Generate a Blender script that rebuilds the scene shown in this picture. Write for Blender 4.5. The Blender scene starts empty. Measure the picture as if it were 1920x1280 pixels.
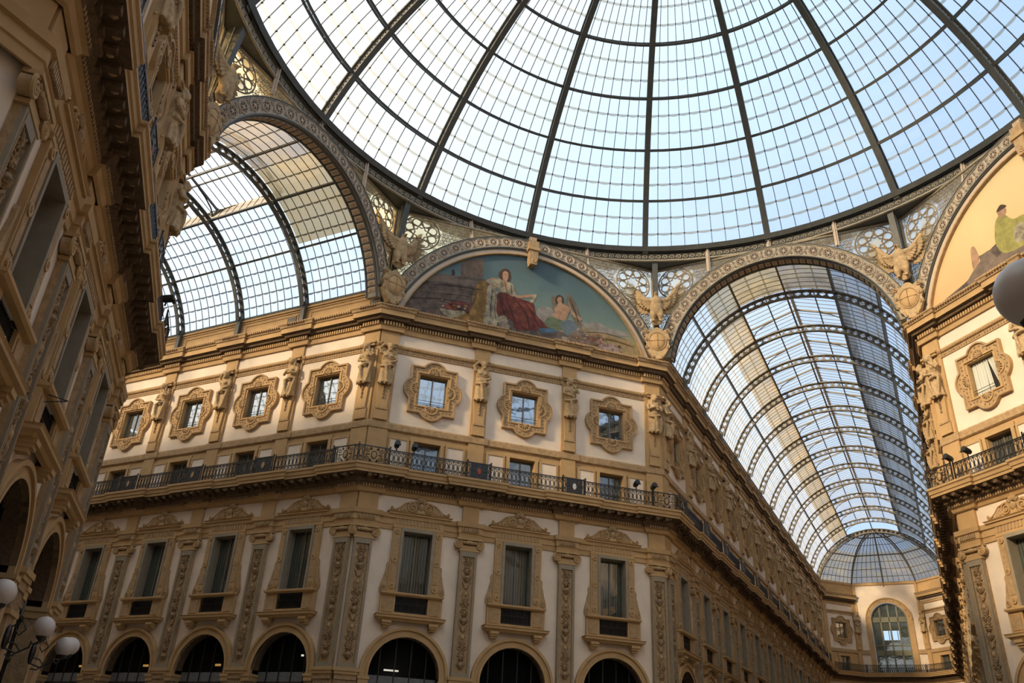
import bpy, math, random
from mathutils import Matrix, Vector
random.seed(7)
D = bpy.data; SC = bpy.context.scene; COL = SC.collection
pi = math.pi; q = math.sqrt(.5); T8 = math.tan(pi/8)
def R(d): return math.radians(d)

# ------------------------------------------------------------------ camera
CAM = Vector((-13.495, -21.392, 1.65)); YAW, PITCH, ROLL, FPX = .3037, .4877, .0560, 1543.997
fw = Vector((math.sin(YAW)*math.cos(PITCH), math.cos(YAW)*math.cos(PITCH), math.sin(PITCH)))
r0 = Vector((math.cos(YAW), -math.sin(YAW), 0)); u0 = r0.cross(fw)
r2 = r0*math.cos(ROLL)+u0*math.sin(ROLL); u2 = -r0*math.sin(ROLL)+u0*math.cos(ROLL)
cd = D.cameras.new('camera'); cam = D.objects.new('camera', cd); COL.objects.link(cam); SC.camera = cam
cd.sensor_fit = 'HORIZONTAL'; cd.sensor_width = 36; cd.lens = 36*FPX/1920; cd.clip_end = 500; cd.clip_start = .05
cam.matrix_world = Matrix(((r2.x, u2.x, -fw.x, CAM.x), (r2.y, u2.y, -fw.y, CAM.y), (r2.z, u2.z, -fw.z, CAM.z), (0, 0, 0, 1)))

# ------------------------------------------------------------------ sky, sun, exposure
W = D.worlds.new('sky'); SC.world = W; W.use_nodes = True
wn = W.node_tree; wn.nodes.clear()
def wnode(t, **k):
    n = wn.nodes.new(t)
    for a, b in k.items(): setattr(n, a, b)
    return n
o_ = wnode('ShaderNodeOutputWorld'); bg = wnode('ShaderNodeBackground'); tc = wnode('ShaderNodeTexCoord')
dt = wnode('ShaderNodeVectorMath', operation='DOT_PRODUCT'); dt.inputs[1].default_value = (-.92, -.05, .18)
mr = wnode('ShaderNodeMapRange'); mr.inputs[1].default_value = -.5; mr.inputs[2].default_value = .75
rmp = wnode('ShaderNodeValToRGB'); rmp.color_ramp.elements[0].color = (.50, .69, .98, 1); rmp.color_ramp.elements[1].color = (1.95, 1.95, 1.86, 1)
e = rmp.color_ramp.elements.new(.45); e.color = (.95, 1.14, 1.34, 1)
nz = wnode('ShaderNodeTexNoise'); nz.inputs['Scale'].default_value = 2.2; nz.inputs['Detail'].default_value = 4
mx = wnode('ShaderNodeMath', operation='MULTIPLY_ADD'); mx.inputs[1].default_value = .35; mx.inputs[2].default_value = -.17
ad = wnode('ShaderNodeMath', operation='ADD')
L_ = wn.links.new
L_(tc.outputs['Generated'], dt.inputs[0]); L_(dt.outputs['Value'], mr.inputs[0]); L_(tc.outputs['Generated'], nz.inputs['Vector'])
L_(nz.outputs['Fac'], mx.inputs[0]); L_(mr.outputs[0], ad.inputs[0]); L_(mx.outputs[0], ad.inputs[1]); L_(ad.outputs[0], rmp.inputs[0])
L_(rmp.outputs[0], bg.inputs[0]); bg.inputs[1].default_value = 1.0; L_(bg.outputs[0], o_.inputs[0])
sl = D.lights.new('sun', 'SUN'); sl.energy = 6.5; sl.angle = R(7); sl.color = (1, .74, .44)
sun = D.objects.new('sun', sl); COL.objects.link(sun)
sun.rotation_euler = Vector((.86, .30, -.42)).to_track_quat('-Z', 'Y').to_euler()
SC.view_settings.view_transform = 'Standard'; SC.view_settings.look = 'None'; SC.view_settings.gamma = 1
SC.view_settings.exposure = .22; SC.view_settings.use_curve_mapping = False
SC.cycles.transparent_max_bounces = 16; SC.cycles.max_bounces = 6; SC.cycles.diffuse_bounces = 4

# ------------------------------------------------------------------ measures (metres)
S = 16.861; A = S/2+14.5*q; RAD = 14.5/2
PW, PD = .47, .14                       # pilaster half width and depth
AP = [-2.64, 2.64]; AW = [-5.27, 0, 5.27]   # pilasters and windows of an octagon face
ARMP = [5.62+5*k for k in range(13)]; ARMW = [3.12+5*k for k in range(13)]
ZC, ZB = 24.25, 15.05                   # top of main cornice, balcony floor

# ------------------------------------------------------------------ materials
MATS = {}
def mat(name, col, rough=.8, metal=0, noise=0, nscale=3, bump=0, bscale=20, spec=None, col2=None, emit=None, trans=0):
    m = D.materials.new(name); m.use_nodes = True; nt = m.node_tree; b = nt.nodes['Principled BSDF']
    b.inputs['Base Color'].default_value = (*col, 1); b.inputs['Roughness'].default_value = rough; b.inputs['Metallic'].default_value = metal
    if spec is not None: b.inputs['Specular IOR Level'].default_value = spec
    tcx = nt.nodes.new('ShaderNodeTexCoord')
    if noise or col2:
        n = nt.nodes.new('ShaderNodeTexNoise'); n.inputs['Scale'].default_value = nscale; n.inputs['Detail'].default_value = 5
        nt.links.new(tcx.outputs['Object'], n.inputs['Vector'])
        r = nt.nodes.new('ShaderNodeValToRGB'); r.color_ramp.elements[0].position = .35; r.color_ramp.elements[1].position = .68
        c2 = col2 or tuple(c*(1-noise) for c in col)
        r.color_ramp.elements[0].color = (*c2, 1); r.color_ramp.elements[1].color = (*col, 1)
        nt.links.new(n.outputs['Fac'], r.inputs[0]); nt.links.new(r.outputs[0], b.inputs['Base Color'])
    if bump:
        n = nt.nodes.new('ShaderNodeTexNoise'); n.inputs['Scale'].default_value = bscale; n.inputs['Detail'].default_value = 3
        nt.links.new(tcx.outputs['Object'], n.inputs['Vector'])
        bp = nt.nodes.new('ShaderNodeBump'); bp.inputs['Strength'].default_value = bump; bp.inputs['Distance'].default_value = .05
        nt.links.new(n.outputs['Fac'], bp.inputs['Height']); nt.links.new(bp.outputs[0], b.inputs['Normal'])
    if emit: b.inputs['Emission Color'].default_value = (*emit[:3], 1); b.inputs['Emission Strength'].default_value = emit[3]
    MATS[name] = m; return m
mat('plaster', (.78, .66, .53), .9, noise=.10, nscale=1.2, bump=.15, bscale=30)
mat('ochre', (.50, .322, .148), .85, noise=.14, nscale=2, bump=.15, bscale=30)
mat('stone', (.46, .305, .155), .85, noise=.28, nscale=5, bump=.4, bscale=14)
mat('carved', (.40, .275, .15), .9, col2=(.21, .135, .07), nscale=9, bump=.9, bscale=16)
mat('sculpture', (.50, .35, .185), .85, noise=.3, nscale=6, bump=.3, bscale=20)
mat('grey_stone', (.30, .25, .175), .7, noise=.15, nscale=4)
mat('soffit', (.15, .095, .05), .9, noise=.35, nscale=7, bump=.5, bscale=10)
mat('iron', (.08, .08, .068), .5, noise=.25, nscale=3)
mat('iron_web', (.36, .32, .25), .6, noise=.3, nscale=5); mat('vault_iron', (.17, .15, .115), .6, noise=.25, nscale=3)
mat('black_iron', (.015, .014, .013), .4)
mat('band', (.42, .37, .28), .7, noise=.25, nscale=5, bump=.4, bscale=20)
mat('band_dark', (.085, .08, .065), .7)
mat('lattice', (.34, .27, .17), .7, noise=.25, nscale=4)
mat('cream', (.55, .44, .33), .7)
mat('frame_wood', (.16, .15, .12), .5)
mat('frosted', (.17, .18, .18), .7, noise=.3, nscale=8)
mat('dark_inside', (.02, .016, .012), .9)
mat('curtain', (.55, .56, .50), .9)
mat('globe', (.62, .56, .52), .3)
mat('floor_stone', (.34, .28, .21), .4, noise=.3, nscale=.5)
mat('lit_tube', (.9, .9, .8), .5, emit=(1, .93, .75, 3))
mat('lit_lamp', (.9, .6, .2), .5, emit=(1, .55, .15, 1.6))
mat('red_paint', (.35, .08, .04), .7); mat('white_paint', (.6, .6, .56), .7)
mat('lamp_black', (.01, .01, .01), .5)
for n, c in dict(brown=(.14, .10, .075), brown2=(.19, .14, .105), column=(.17, .115, .08), dark=(.05, .035, .03), cloud=(.30, .27, .24), sand=(.33, .245, .12),
                 ground=(.13, .105, .085), cream_cloth=(.42, .36, .24), red=(.17, .035, .022), red_light=(.23, .055, .035), red_dark=(.075, .015, .012), blue=(.07, .14, .22), yellow=(.33, .18, .045),
                 yellow_dark=(.22, .12, .03), skin=(.42, .25, .15), hair=(.07, .035, .02), flower1=(.34, .27, .2), flower2=(.28, .13, .10), flower3=(.40, .28, .26),
                 wing=(.20, .15, .10), green=(.13, .17, .10), globe_blue=(.13, .17, .20), gold_green=(.33, .30, .08)).items():
    mat('mural_'+n, c, .8, noise=.62 if n in ('red', 'yellow', 'cream_cloth', 'red_light', 'brown', 'flower1', 'flower2', 'flower3', 'ground') else .35, nscale=3.5)
def mural_sky(name, cols):
    m = mat(name, (.2, .3, .3), .8); nt = m.node_tree; tcx = nt.nodes.new('ShaderNodeTexCoord'); sp = nt.nodes.new('ShaderNodeSeparateXYZ')
    mr = nt.nodes.new('ShaderNodeMapRange'); mr.inputs[1].default_value = 24.2; mr.inputs[2].default_value = 30
    rp = nt.nodes.new('ShaderNodeValToRGB'); nzz = nt.nodes.new('ShaderNodeTexNoise'); nzz.inputs['Scale'].default_value = .8; ad = nt.nodes.new('ShaderNodeMath'); ad.operation = 'MULTIPLY_ADD'
    ad.inputs[1].default_value = .25
    els = rp.color_ramp.elements
    while len(els) < len(cols): els.new(.5)
    for i, (p, c) in enumerate(cols): els[i].position = p; els[i].color = (*c, 1)
    k = nt.links.new; k(tcx.outputs['Object'], sp.inputs[0]); k(sp.outputs['Z'], mr.inputs[0]); k(tcx.outputs['Object'], nzz.inputs['Vector'])
    k(nzz.outputs['Fac'], ad.inputs[0]); k(mr.outputs[0], ad.inputs[2]); k(ad.outputs[0], rp.inputs[0]); k(rp.outputs[0], nt.nodes['Principled BSDF'].inputs['Base Color'])
mural_sky('mural_sky', [(.1, (.36, .28, .14)), (.32, (.30, .29, .18)), (.5, (.15, .21, .18)), (.8, (.085, .14, .15)), (1, (.07, .115, .13))])
mural_sky('mural_gold', [(.1, (.62, .36, .18)), (.5, (.66, .45, .22)), (1, (.68, .52, .27))])
def glass(name, tint, keep=.8, dirt=(.7, .68, .6), dirt2=None, nscale=.6, lo=.35, hi=.7, stretch=(1, 1, 1)):
    """sheet glass: mostly clear, with streaks of dust that scatter light"""
    m = D.materials.new(name); m.use_nodes = True; nt = m.node_tree; nt.nodes.clear(); N = nt.nodes.new; k = nt.links.new
    out = N('ShaderNodeOutputMaterial'); tr = N('ShaderNodeBsdfTransparent'); tl = N('ShaderNodeBsdfTranslucent'); df = N('ShaderNodeBsdfDiffuse')
    m1 = N('ShaderNodeMixShader'); m2 = N('ShaderNodeMixShader'); tcx = N('ShaderNodeTexCoord'); mp = N('ShaderNodeMapping'); nn = N('ShaderNodeTexNoise'); rp = N('ShaderNodeMapRange')
    mp.inputs['Scale'].default_value = stretch; nn.inputs['Scale'].default_value = nscale; nn.inputs['Detail'].default_value = 6
    rp.inputs[1].default_value = lo; rp.inputs[2].default_value = hi; rp.inputs[3].default_value = 1-keep; rp.inputs[4].default_value = min(1, (1-keep)*2.6)
    tr.inputs[0].default_value = (*tint, 1); tl.inputs[0].default_value = (*dirt, 1); df.inputs[0].default_value = (*(dirt2 or dirt), 1); m1.inputs[0].default_value = .35
    k(tcx.outputs['Object'], mp.inputs[0]); k(mp.outputs[0], nn.inputs['Vector']); k(nn.outputs['Fac'], rp.inputs[0])
    k(tl.outputs[0], m1.inputs[1]); k(df.outputs[0], m1.inputs[2]); k(rp.outputs[0], m2.inputs[0]); k(tr.outputs[0], m2.inputs[1]); k(m1.outputs[0], m2.inputs[2]); k(m2.outputs[0], out.inputs[0])
    MATS[name] = m; return m
glass('dome_glass', (.93, .96, 1), .92, (.85, .82, .75))
glass('vault_glass', (.90, .93, .97), .82, (.80, .78, .74), nscale=1.1)
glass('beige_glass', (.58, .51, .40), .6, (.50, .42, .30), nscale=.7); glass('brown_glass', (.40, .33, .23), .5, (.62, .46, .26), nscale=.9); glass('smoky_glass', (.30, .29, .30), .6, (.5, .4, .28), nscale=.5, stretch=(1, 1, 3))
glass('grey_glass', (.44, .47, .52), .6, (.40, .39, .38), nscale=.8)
glass('amber_glass', (1, .86, .56), .7, (.9, .72, .4), nscale=1)
glass('screen_glass', (.95, .95, .90), .6, (.85, .8, .65), nscale=1)
glass('lap', (.42, .42, .38), .35, (.62, .60, .52)); glass('lap_dark', (.2, .19, .17), .6, (.25, .24, .22))
def window_glass(name, base, mirror, rough=.03):
    m = D.materials.new(name); m.use_nodes = True; nt = m.node_tree; nt.nodes.clear(); N = nt.nodes.new; k = nt.links.new
    out = N('ShaderNodeOutputMaterial'); d = N('ShaderNodeBsdfDiffuse'); g = N('ShaderNodeBsdfGlossy'); mxs = N('ShaderNodeMixShader')
    d.inputs[0].default_value = (*base, 1); g.inputs[0].default_value = (.9, .95, 1, 1); g.inputs['Roughness'].default_value = rough; mxs.inputs[0].default_value = mirror
    tcx = N('ShaderNodeTexCoord'); nn = N('ShaderNodeTexNoise'); nn.inputs['Scale'].default_value = 1.6; bp = N('ShaderNodeBump'); bp.inputs['Strength'].default_value = .12; bp.inputs['Distance'].default_value = .02
    k(tcx.outputs['Object'], nn.inputs['Vector']); k(nn.outputs['Fac'], bp.inputs['Height']); k(bp.outputs[0], g.inputs['Normal'])
    wv = N('ShaderNodeTexWave'); wv.inputs['Scale'].default_value = 2.2; wv.inputs['Distortion'].default_value = 2; mc = N('ShaderNodeMixRGB'); mc.inputs[1].default_value = (*base, 1); mc.inputs[2].default_value = (*[c*.35 for c in base], 1)
    k(tcx.outputs['Object'], wv.inputs['Vector']); k(wv.outputs['Fac'], mc.inputs[0]); k(mc.outputs[0], d.inputs[0])
    k(d.outputs[0], mxs.inputs[1]); k(g.outputs[0], mxs.inputs[2]); k(mxs.outputs[0], out.inputs[0]); MATS[name] = m
window_glass('mirror_pane', (.05, .06, .06), .4)
window_glass('curtained_pane', (.085, .10, .085), .10)
window_glass('attic_pane', (.10, .10, .085), .12)
glass('arch_pane', (.30, .30, .30), .8, (.05, .05, .05))

# ------------------------------------------------------------------ mesh builder
class MB:
    def __init__(s, M=None): s.v = []; s.f = []; s.m = []; s.slots = []; s.M = M
    def mi(s, name):
        if name not in s.slots: s.slots.append(name)
        return s.slots.index(name)
    def add(s, vs, fs, mt):
        b = len(s.v); i = s.mi(mt)
        if s.M is not None: vs = [tuple(s.M @ Vector(p)) for p in vs]
        s.v += [tuple(p) for p in vs]
        for f in fs: s.f.append(tuple(b+k for k in f)); s.m.append(i)
    def box(s, x0, x1, y0, y1, z0, z1, mt):
        s.add([(x0,y0,z0),(x1,y0,z0),(x1,y1,z0),(x0,y1,z0),(x0,y0,z1),(x1,y0,z1),(x1,y1,z1),(x0,y1,z1)],
              [(0,3,2,1),(4,5,6,7),(0,1,5,4),(1,2,6,5),(2,3,7,6),(3,0,4,7)], mt)
    def bar(s, p0, p1, w, h, mt, up=(0, 0, 1)):
        p0 = Vector(p0); p1 = Vector(p1); d = (p1-p0)
        if d.length < 1e-6: return
        d.normalize(); u = Vector(up)
        if abs(d.dot(u)) > .98: u = Vector((0, 1, 0))
        a = d.cross(u).normalized(); b = a.cross(d)
        a = a*w/2; b = b*h/2
        s.add([p0-a-b, p0+a-b, p0+a+b, p0-a+b, p1-a-b, p1+a-b, p1+a+b, p1-a+b], [(0,3,2,1),(4,5,6,7),(0,1,5,4),(1,2,6,5),(2,3,7,6),(3,0,4,7)], mt)
    def prism(s, pts, y0, y1, mt):
        n = len(pts); s.add([(x, y0, z) for x, z in pts]+[(x, y1, z) for x, z in pts], [tuple(range(n)), tuple(range(2*n-1, n-1, -1))]+[(i, (i+1) % n, n+(i+1) % n, n+i) for i in range(n)], mt)
    def grid(s, rows, mt, closed=False):
        n = len(rows[0]); vs = [p for r in rows for p in r]; fs = []
        for i in range(len(rows)-1):
            for j in range(n if closed else n-1):
                k = (j+1) % n; fs.append((i*n+j, i*n+k, (i+1)*n+k, (i+1)*n+j))
        s.add(vs, fs, mt)
    def arc(s, cx, cz, ra, rb, yf, yb, a0, a1, n, mt, caps=True):
        rows = []
        for i in range(n+1):
            a = R(a0+(a1-a0)*i/n); c, d = math.cos(a), math.sin(a)
            rows.append([(cx+ra*c, yb, cz+ra*d), (cx+ra*c, yf, cz+ra*d), (cx+rb*c, yf, cz+rb*d), (cx+rb*c, yb, cz+rb*d)])
        s.grid(rows, mt, True)
        if caps: s.add(rows[0], [(0, 1, 2, 3)], mt); s.add(rows[-1], [(3, 2, 1, 0)], mt)
    def tube(s, pts, r, n, mt, closed=False):
        P = [Vector(p) for p in pts]; N = len(P); rows = []
        prev = None
        for i in range(N):
            d = (P[(i+1) % N]-P[i-1]) if closed else (P[min(i+1, N-1)]-P[max(i-1, 0)])
            if d.length < 1e-9: d = Vector((0, 0, 1))
            d.normalize()
            if prev is None: a = d.cross(Vector((0, 0, 1)) if abs(d.z) < .9 else Vector((0, 1, 0))).normalized()
            else: a = (prev-d*prev.dot(d)).normalized()
            prev = a; b = d.cross(a); rr = r[i] if isinstance(r, (list, tuple)) else r
            rows.append([P[i]+(a*math.cos(2*pi*k/n)+b*math.sin(2*pi*k/n))*rr for k in range(n)])
        if closed: rows.append(rows[0])
        s.grid(rows, mt, True)
        if not closed: s.add(rows[0], [tuple(range(n-1, -1, -1))], mt); s.add(rows[-1], [tuple(range(n))], mt)
    def ell(s, c, r, mt, n=8, m=6, rot=None):
        rows = []; c = Vector(c)
        for i in range(m+1):
            t = pi*i/m; st, ct = max(math.sin(t), .02), math.cos(t); row = []
            for j in range(n):
                p = Vector((r[0]*st*math.cos(2*pi*j/n), r[1]*st*math.sin(2*pi*j/n), r[2]*ct))
                if rot: p = rot @ p
                row.append(c+p)
            rows.append(row)
        s.grid(rows, mt, True); s.add(rows[0], [tuple(range(n))], mt); s.add(rows[-1], [tuple(range(n-1, -1, -1))], mt)
    def lathe(s, prof, mt, n=16, cx=0, cy=0):
        s.grid([[(cx+r*math.cos(2*pi*j/n), cy+r*math.sin(2*pi*j/n), z) for j in range(n)] for r, z in prof], mt, True)
    def sweep(s, path, prof, mt, closed=False):
        n = len(path); rows = []
        for i in range(n):
            a = Vector(path[i-1]) if (i > 0 or closed) else None; b = Vector(path[i]); c = Vector(path[(i+1) % n]) if (i < n-1 or closed) else None
            d1 = (b-a).normalized() if a is not None else None; d2 = (c-b).normalized() if c is not None else None
            if d1 is None: d1 = d2
            if d2 is None: d2 = d1
            n1 = Vector((d1.y, -d1.x)); n2 = Vector((d2.y, -d2.x)); mm = (n1+n2)/(1+n1.dot(n2)) if n1.dot(n2) > -.9 else n1
            rows.append([(b.x+mm.x*p, b.y+mm.y*p, z) for p, z in prof])
        s.grid(rows, mt)
    def build(s, name, parent=None, smooth=None, link=True, off=(0, 0, 0)):
        me = D.meshes.new(name)
        ox, oy, oz = off
        me.from_pydata([(x-ox, y-oy, z-oz) for x, y, z in s.v], [], s.f)
        for n in s.slots: me.materials.append(MATS[n])
        me.polygons.foreach_set('material_index', s.m)
        if smooth is not None:
            me.polygons.foreach_set('use_smooth', [True]*len(s.f)); me.set_sharp_from_angle(angle=R(smooth))
        me.update(); o = D.objects.new(name, me)
        if link: COL.objects.link(o)
        if parent: o.parent = parent
        return o
def tag(o, label=None, cat=None, group=None, kind=None):
    if label: o['label'] = label
    if cat: o['category'] = cat
    if group: o['group'] = group
    if kind: o['kind'] = kind
    return o
def empty(name, loc=(0, 0, 0), rz=0):
    o = D.objects.new(name, None); COL.objects.link(o); o.location = loc; o.rotation_euler = (0, 0, rz); o.empty_display_size = .2; return o
def struct(mb, name, smooth=None): return tag(mb.build(name, smooth=smooth), kind='structure')
KIDS = {}
def kids(o):
    if o.name not in KIDS: KIDS[o.name] = list(o.children)
    return KIDS[o.name]
def copy_tree(o, parent=None):
    c = o.copy(); COL.objects.link(c)
    if parent: c.parent = parent
    for ch in kids(o): copy_tree(ch, c)
    return c
USED = set(); COUNT = [0]
def place(proto, loc, rz, label, cat=None, group=None):
    """the first placing moves the prototype itself, the others are copies of its tree"""
    if proto.name in USED: o = copy_tree(proto)
    else: USED.add(proto.name); kids(proto); [kids(k) for k in kids(proto)]; o = proto
    o.location = loc; o.rotation_euler = (0, 0, rz); tag(o, label, cat, group); return o
def remeshed(mb, name, vox, mt, parent=None, smooth_it=2):
    o = mb.build(name)
    md = o.modifiers.new('r', 'REMESH'); md.mode = 'VOXEL'; md.voxel_size = vox; md.use_smooth_shade = True
    if smooth_it: sm = o.modifiers.new('s', 'SMOOTH'); sm.iterations = smooth_it; sm.factor = .5
    dg = bpy.context.evaluated_depsgraph_get(); me = D.meshes.new_from_object(o.evaluated_get(dg)); me.name = name
    o.modifiers.clear(); old = o.data; o.data = me; D.meshes.remove(old)
    if not me.materials: me.materials.append(MATS[mt])
    else: me.materials[0] = MATS[mt]
    if parent: o.parent = parent
    return o

# ------------------------------------------------------------------ block geometry: a building block = left arm wall, octagon face, right arm wall
def FL(t, d=0): return (-S/2-t*q-d*q, A+t*q-d*q)
def FA(x, d=0): return (x, A-d)
def FR(t, d=0): return (S/2+t*q+d*q, A+t*q-d*q)
HC = .97
def path(Lmax, Rmax, d, h, jog=True, end=None):
    P = [FL(Lmax)]
    if jog:
        for t in sorted([t for t in ARMP if t+h < Lmax], reverse=True): P += [FL(t+h), FL(t+h, d), FL(t-h, d), FL(t-h)]
    P += [FL(HC+h-PW), FL(HC+h-PW, d), (-S/2-d*T8, A-d), FA(-S/2+HC+h-PW, d), FA(-S/2+HC+h-PW)]
    if jog:
        for x in AP: P += [FA(x-h), FA(x-h, d), FA(x+h, d), FA(x+h)]
    P += [FA(S/2-HC-h+PW), FA(S/2-HC-h+PW, d), (S/2+d*T8, A-d), FR(HC+h-PW, d), FR(HC+h-PW)]
    if jog:
        for t in [t for t in ARMP if t+h < Rmax]: P += [FR(t-h), FR(t-h, d), FR(t+h, d), FR(t+h)]
    P.append(FR(Rmax))
    if end: P += end
    return P
def wplace(kind, u, d=0):
    """position and turn of something standing on a wall of a block: kind L, A or R"""
    if kind == 'L': return FL(u, d), -pi/4
    if kind == 'R': return FR(u, d), pi/4
    return FA(u, d), 0
def rotz(p, k):
    c, s_ = [(1, 0), (0, 1), (-1, 0), (0, -1)][k % 4]; return (p[0]*c-p[1]*s_, p[0]*s_+p[1]*c)
def MW(kind, k):
    p, r = wplace(kind, 0); p = rotz(p, k)
    return Matrix.Translation((p[0], p[1], 0)) @ Matrix.Rotation(r+k*pi/2, 4, 'Z')
#   in local wall coordinates: x to the viewer's right, y into the wall, z up;  L walls run to x = -t

def cells(mb, xs, zs, skip, mt):
    for i in range(len(xs)-1):
        for j in range(len(zs)-1):
            xm, zm = (xs[i]+xs[i+1])/2, (zs[j]+zs[j+1])/2
            if skip and skip(xm, zm): continue
            mb.add([(xs[i], 0, zs[j]), (xs[i+1], 0, zs[j]), (xs[i+1], 0, zs[j+1]), (xs[i], 0, zs[j+1])], [(0, 1, 2, 3)], mt)
def wall_bay(mb, cx, x0, x1, openings=True):
    if not openings:
        cells(mb, [x0, x1], [0, ZB], None, 'plaster'); cells(mb, [x0, x1], [ZB, 17.3], None, 'ochre'); cells(mb, [x0, x1], [17.3, ZC], None, 'plaster'); return
    xs = [x0, cx-1.65, cx-.77, cx+.77, cx+1.65, x1]
    cells(mb, xs, [0, 5.6, 7.4, 8.3, 12.2, ZB], lambda x, z: (abs(x-cx) < 1.65 and z < 7.4) or (abs(x-cx) < .77 and 8.3 < z < 12.2), 'plaster')
    n = 14
    for i in range(n):
        a, b = pi*i/n, pi*(i+1)/n
        pa = (cx+1.65*math.cos(a), 0, 5.6+1.65*math.sin(a)); pb = (cx+1.65*math.cos(b), 0, 5.6+1.65*math.sin(b))
        mb.add([pa, (pa[0], 0, 7.4), (pb[0], 0, 7.4), pb], [(0, 1, 2, 3)], 'plaster')
    cells(mb, [x0, cx-.72, cx+.72, x1], [ZB, 16.9, 17.3], lambda x, z: abs(x-cx) < .72 and z < 16.9, 'ochre')
    cells(mb, [x0, cx-.77, cx+.77, x1], [17.3, 18.97, 20.75, ZC], lambda x, z: abs(x-cx) < .77 and 18.97 < z < 20.75, 'plaster')
    for sx in (-1, 1):
        a, b = sorted((cx+sx*1.08, cx+sx*1.95)); mb.box(a, b, -.05, 0, 15.1, 16.85, 'plaster')
        mb.box(a-.1, a, -.09, 0, 15.1, 16.85, 'ochre'); mb.box(b, b+.1, -.09, 0, 15.1, 16.85, 'ochre'); mb.box(a-.1, b+.1, -.09, 0, 16.85, 16.97, 'ochre')
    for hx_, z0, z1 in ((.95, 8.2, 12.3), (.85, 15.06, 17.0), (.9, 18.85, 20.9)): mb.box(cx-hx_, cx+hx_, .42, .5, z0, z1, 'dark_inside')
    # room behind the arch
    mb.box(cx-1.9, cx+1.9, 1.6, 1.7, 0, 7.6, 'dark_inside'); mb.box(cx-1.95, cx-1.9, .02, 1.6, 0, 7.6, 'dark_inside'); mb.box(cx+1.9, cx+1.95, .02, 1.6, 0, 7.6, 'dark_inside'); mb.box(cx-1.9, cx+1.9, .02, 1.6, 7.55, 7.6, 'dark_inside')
def wall_face(name, kind, k, centres, edges, length, openings=True, lo=None):
    mb = MB(MW(kind, k)); sg = -1 if kind == 'L' else 1
    if kind == 'A':
        E = [-S/2, AP[0], AP[1], S/2]
        for c, a, b in zip(AW, E, E[1:]): wall_bay(mb, c, a, b, openings)
        pil = [(-S/2+.5, .5), (AP[0], .43), (AP[1], .43), (S/2-.5, .5)]
    else:
        E = [0]+[p for p in ARMP if p < length-1]+[length]
        for i in range(len(E)-1):
            c = ARMW[min(i, 12)]; a, b = sg*E[i], sg*E[i+1]
            wall_bay(mb, sg*c, min(a, b), max(a, b), openings and i < len(E)-2 or (openings and E[i+1]-E[i] > 4.3))
        pil = [(sg*.5, .5)]+[(sg*p, .43) for p in ARMP if p < length-1]
    for x, h in pil:
        for z0, z1, d in ((12.95, 14.0, .12), (15.05, 17.3, .12), (17.7, 19.5, .14), (19.5, 22.3, .10), (22.2, 23.1, .12), (0, 5.3, .16)): mb.box(x-h, x+h, -d, 0, z0, z1, 'ochre')
    return struct(mb, name)
LENL = 33.2; LENR = 67.4
wall_face('wall_north', 'A', 0, AW, None, S)
wall_face('wall_northwest_arm', 'L', 0, None, None, LENL)
wall_face('wall_northeast_arm', 'R', 0, None, None, LENR)
wall_face('wall_east', 'A', 3, AW, None, S)
wall_face('wall_northeast_arm_right', 'L', 3, None, None, LENR)
wall_face('wall_southeast_arm', 'R', 3, None, None, 14, False)
wall_face('wall_west', 'A', 1, AW, None, S)
wall_face('wall_southwest_arm', 'L', 1, None, None, 14, False)
wall_face('wall_northwest_arm_left', 'R', 1, None, None, LENL, False)
wall_face('wall_south', 'A', 2, AW, None, S, False)
wall_face('wall_south_left', 'L', 2, None, None, 14, False)
wall_face('wall_south_right', 'R', 2, None, None, 14, False)
mb = MB(); mb.add([(-70, -50, 0), (90, -50, 0), (90, 90, 0), (-70, 90, 0)], [(0, 1, 2, 3)], 'floor_stone'); struct(mb, 'floor')

# swept mouldings
CORN = [(0, 22.95), (.10, 22.95), (.14, 23.2), (.22, 23.22)]
CORN2 = [(.18, 23.5), (.30, 23.52), (.34, 23.66), (.50, 23.70), (.50, 24.0)]
CORN3 = [(.50, 24.0), (.56, 24.02), (.60, 24.14), (.66, 24.2), (.66, 24.26), (0, 24.32)]
BALC1 = [(0, 13.85), (.08, 13.9), (.14, 14.05), (.24, 14.1), (.28, 14.22), (.40, 14.3), (.42, 14.55), (.90, 14.6)]
BALC2 = [(.90, 14.6), (.90, 14.72), (.95, 14.75), (.97, 14.9), (1.03, 14.95), (1.03, 15.05), (0, 15.06)]
ENT = [(0, 12.2), (.06, 12.2), (.08, 12.42), (.12, 12.45), (.12, 12.72), (.2, 12.76), (.24, 12.97), (0, 12.99)]
BANDP = [(0, 17.25), (.05, 17.26), (.12, 17.32), (.12, 17.62), (.07, 17.70), (0, 17.73)]
STR = [(0, 21.76), (.05, 21.78), (.05, 22.0), (.10, 22.03), (.16, 22.12), (.16, 22.2), (0, 22.22)]
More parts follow.
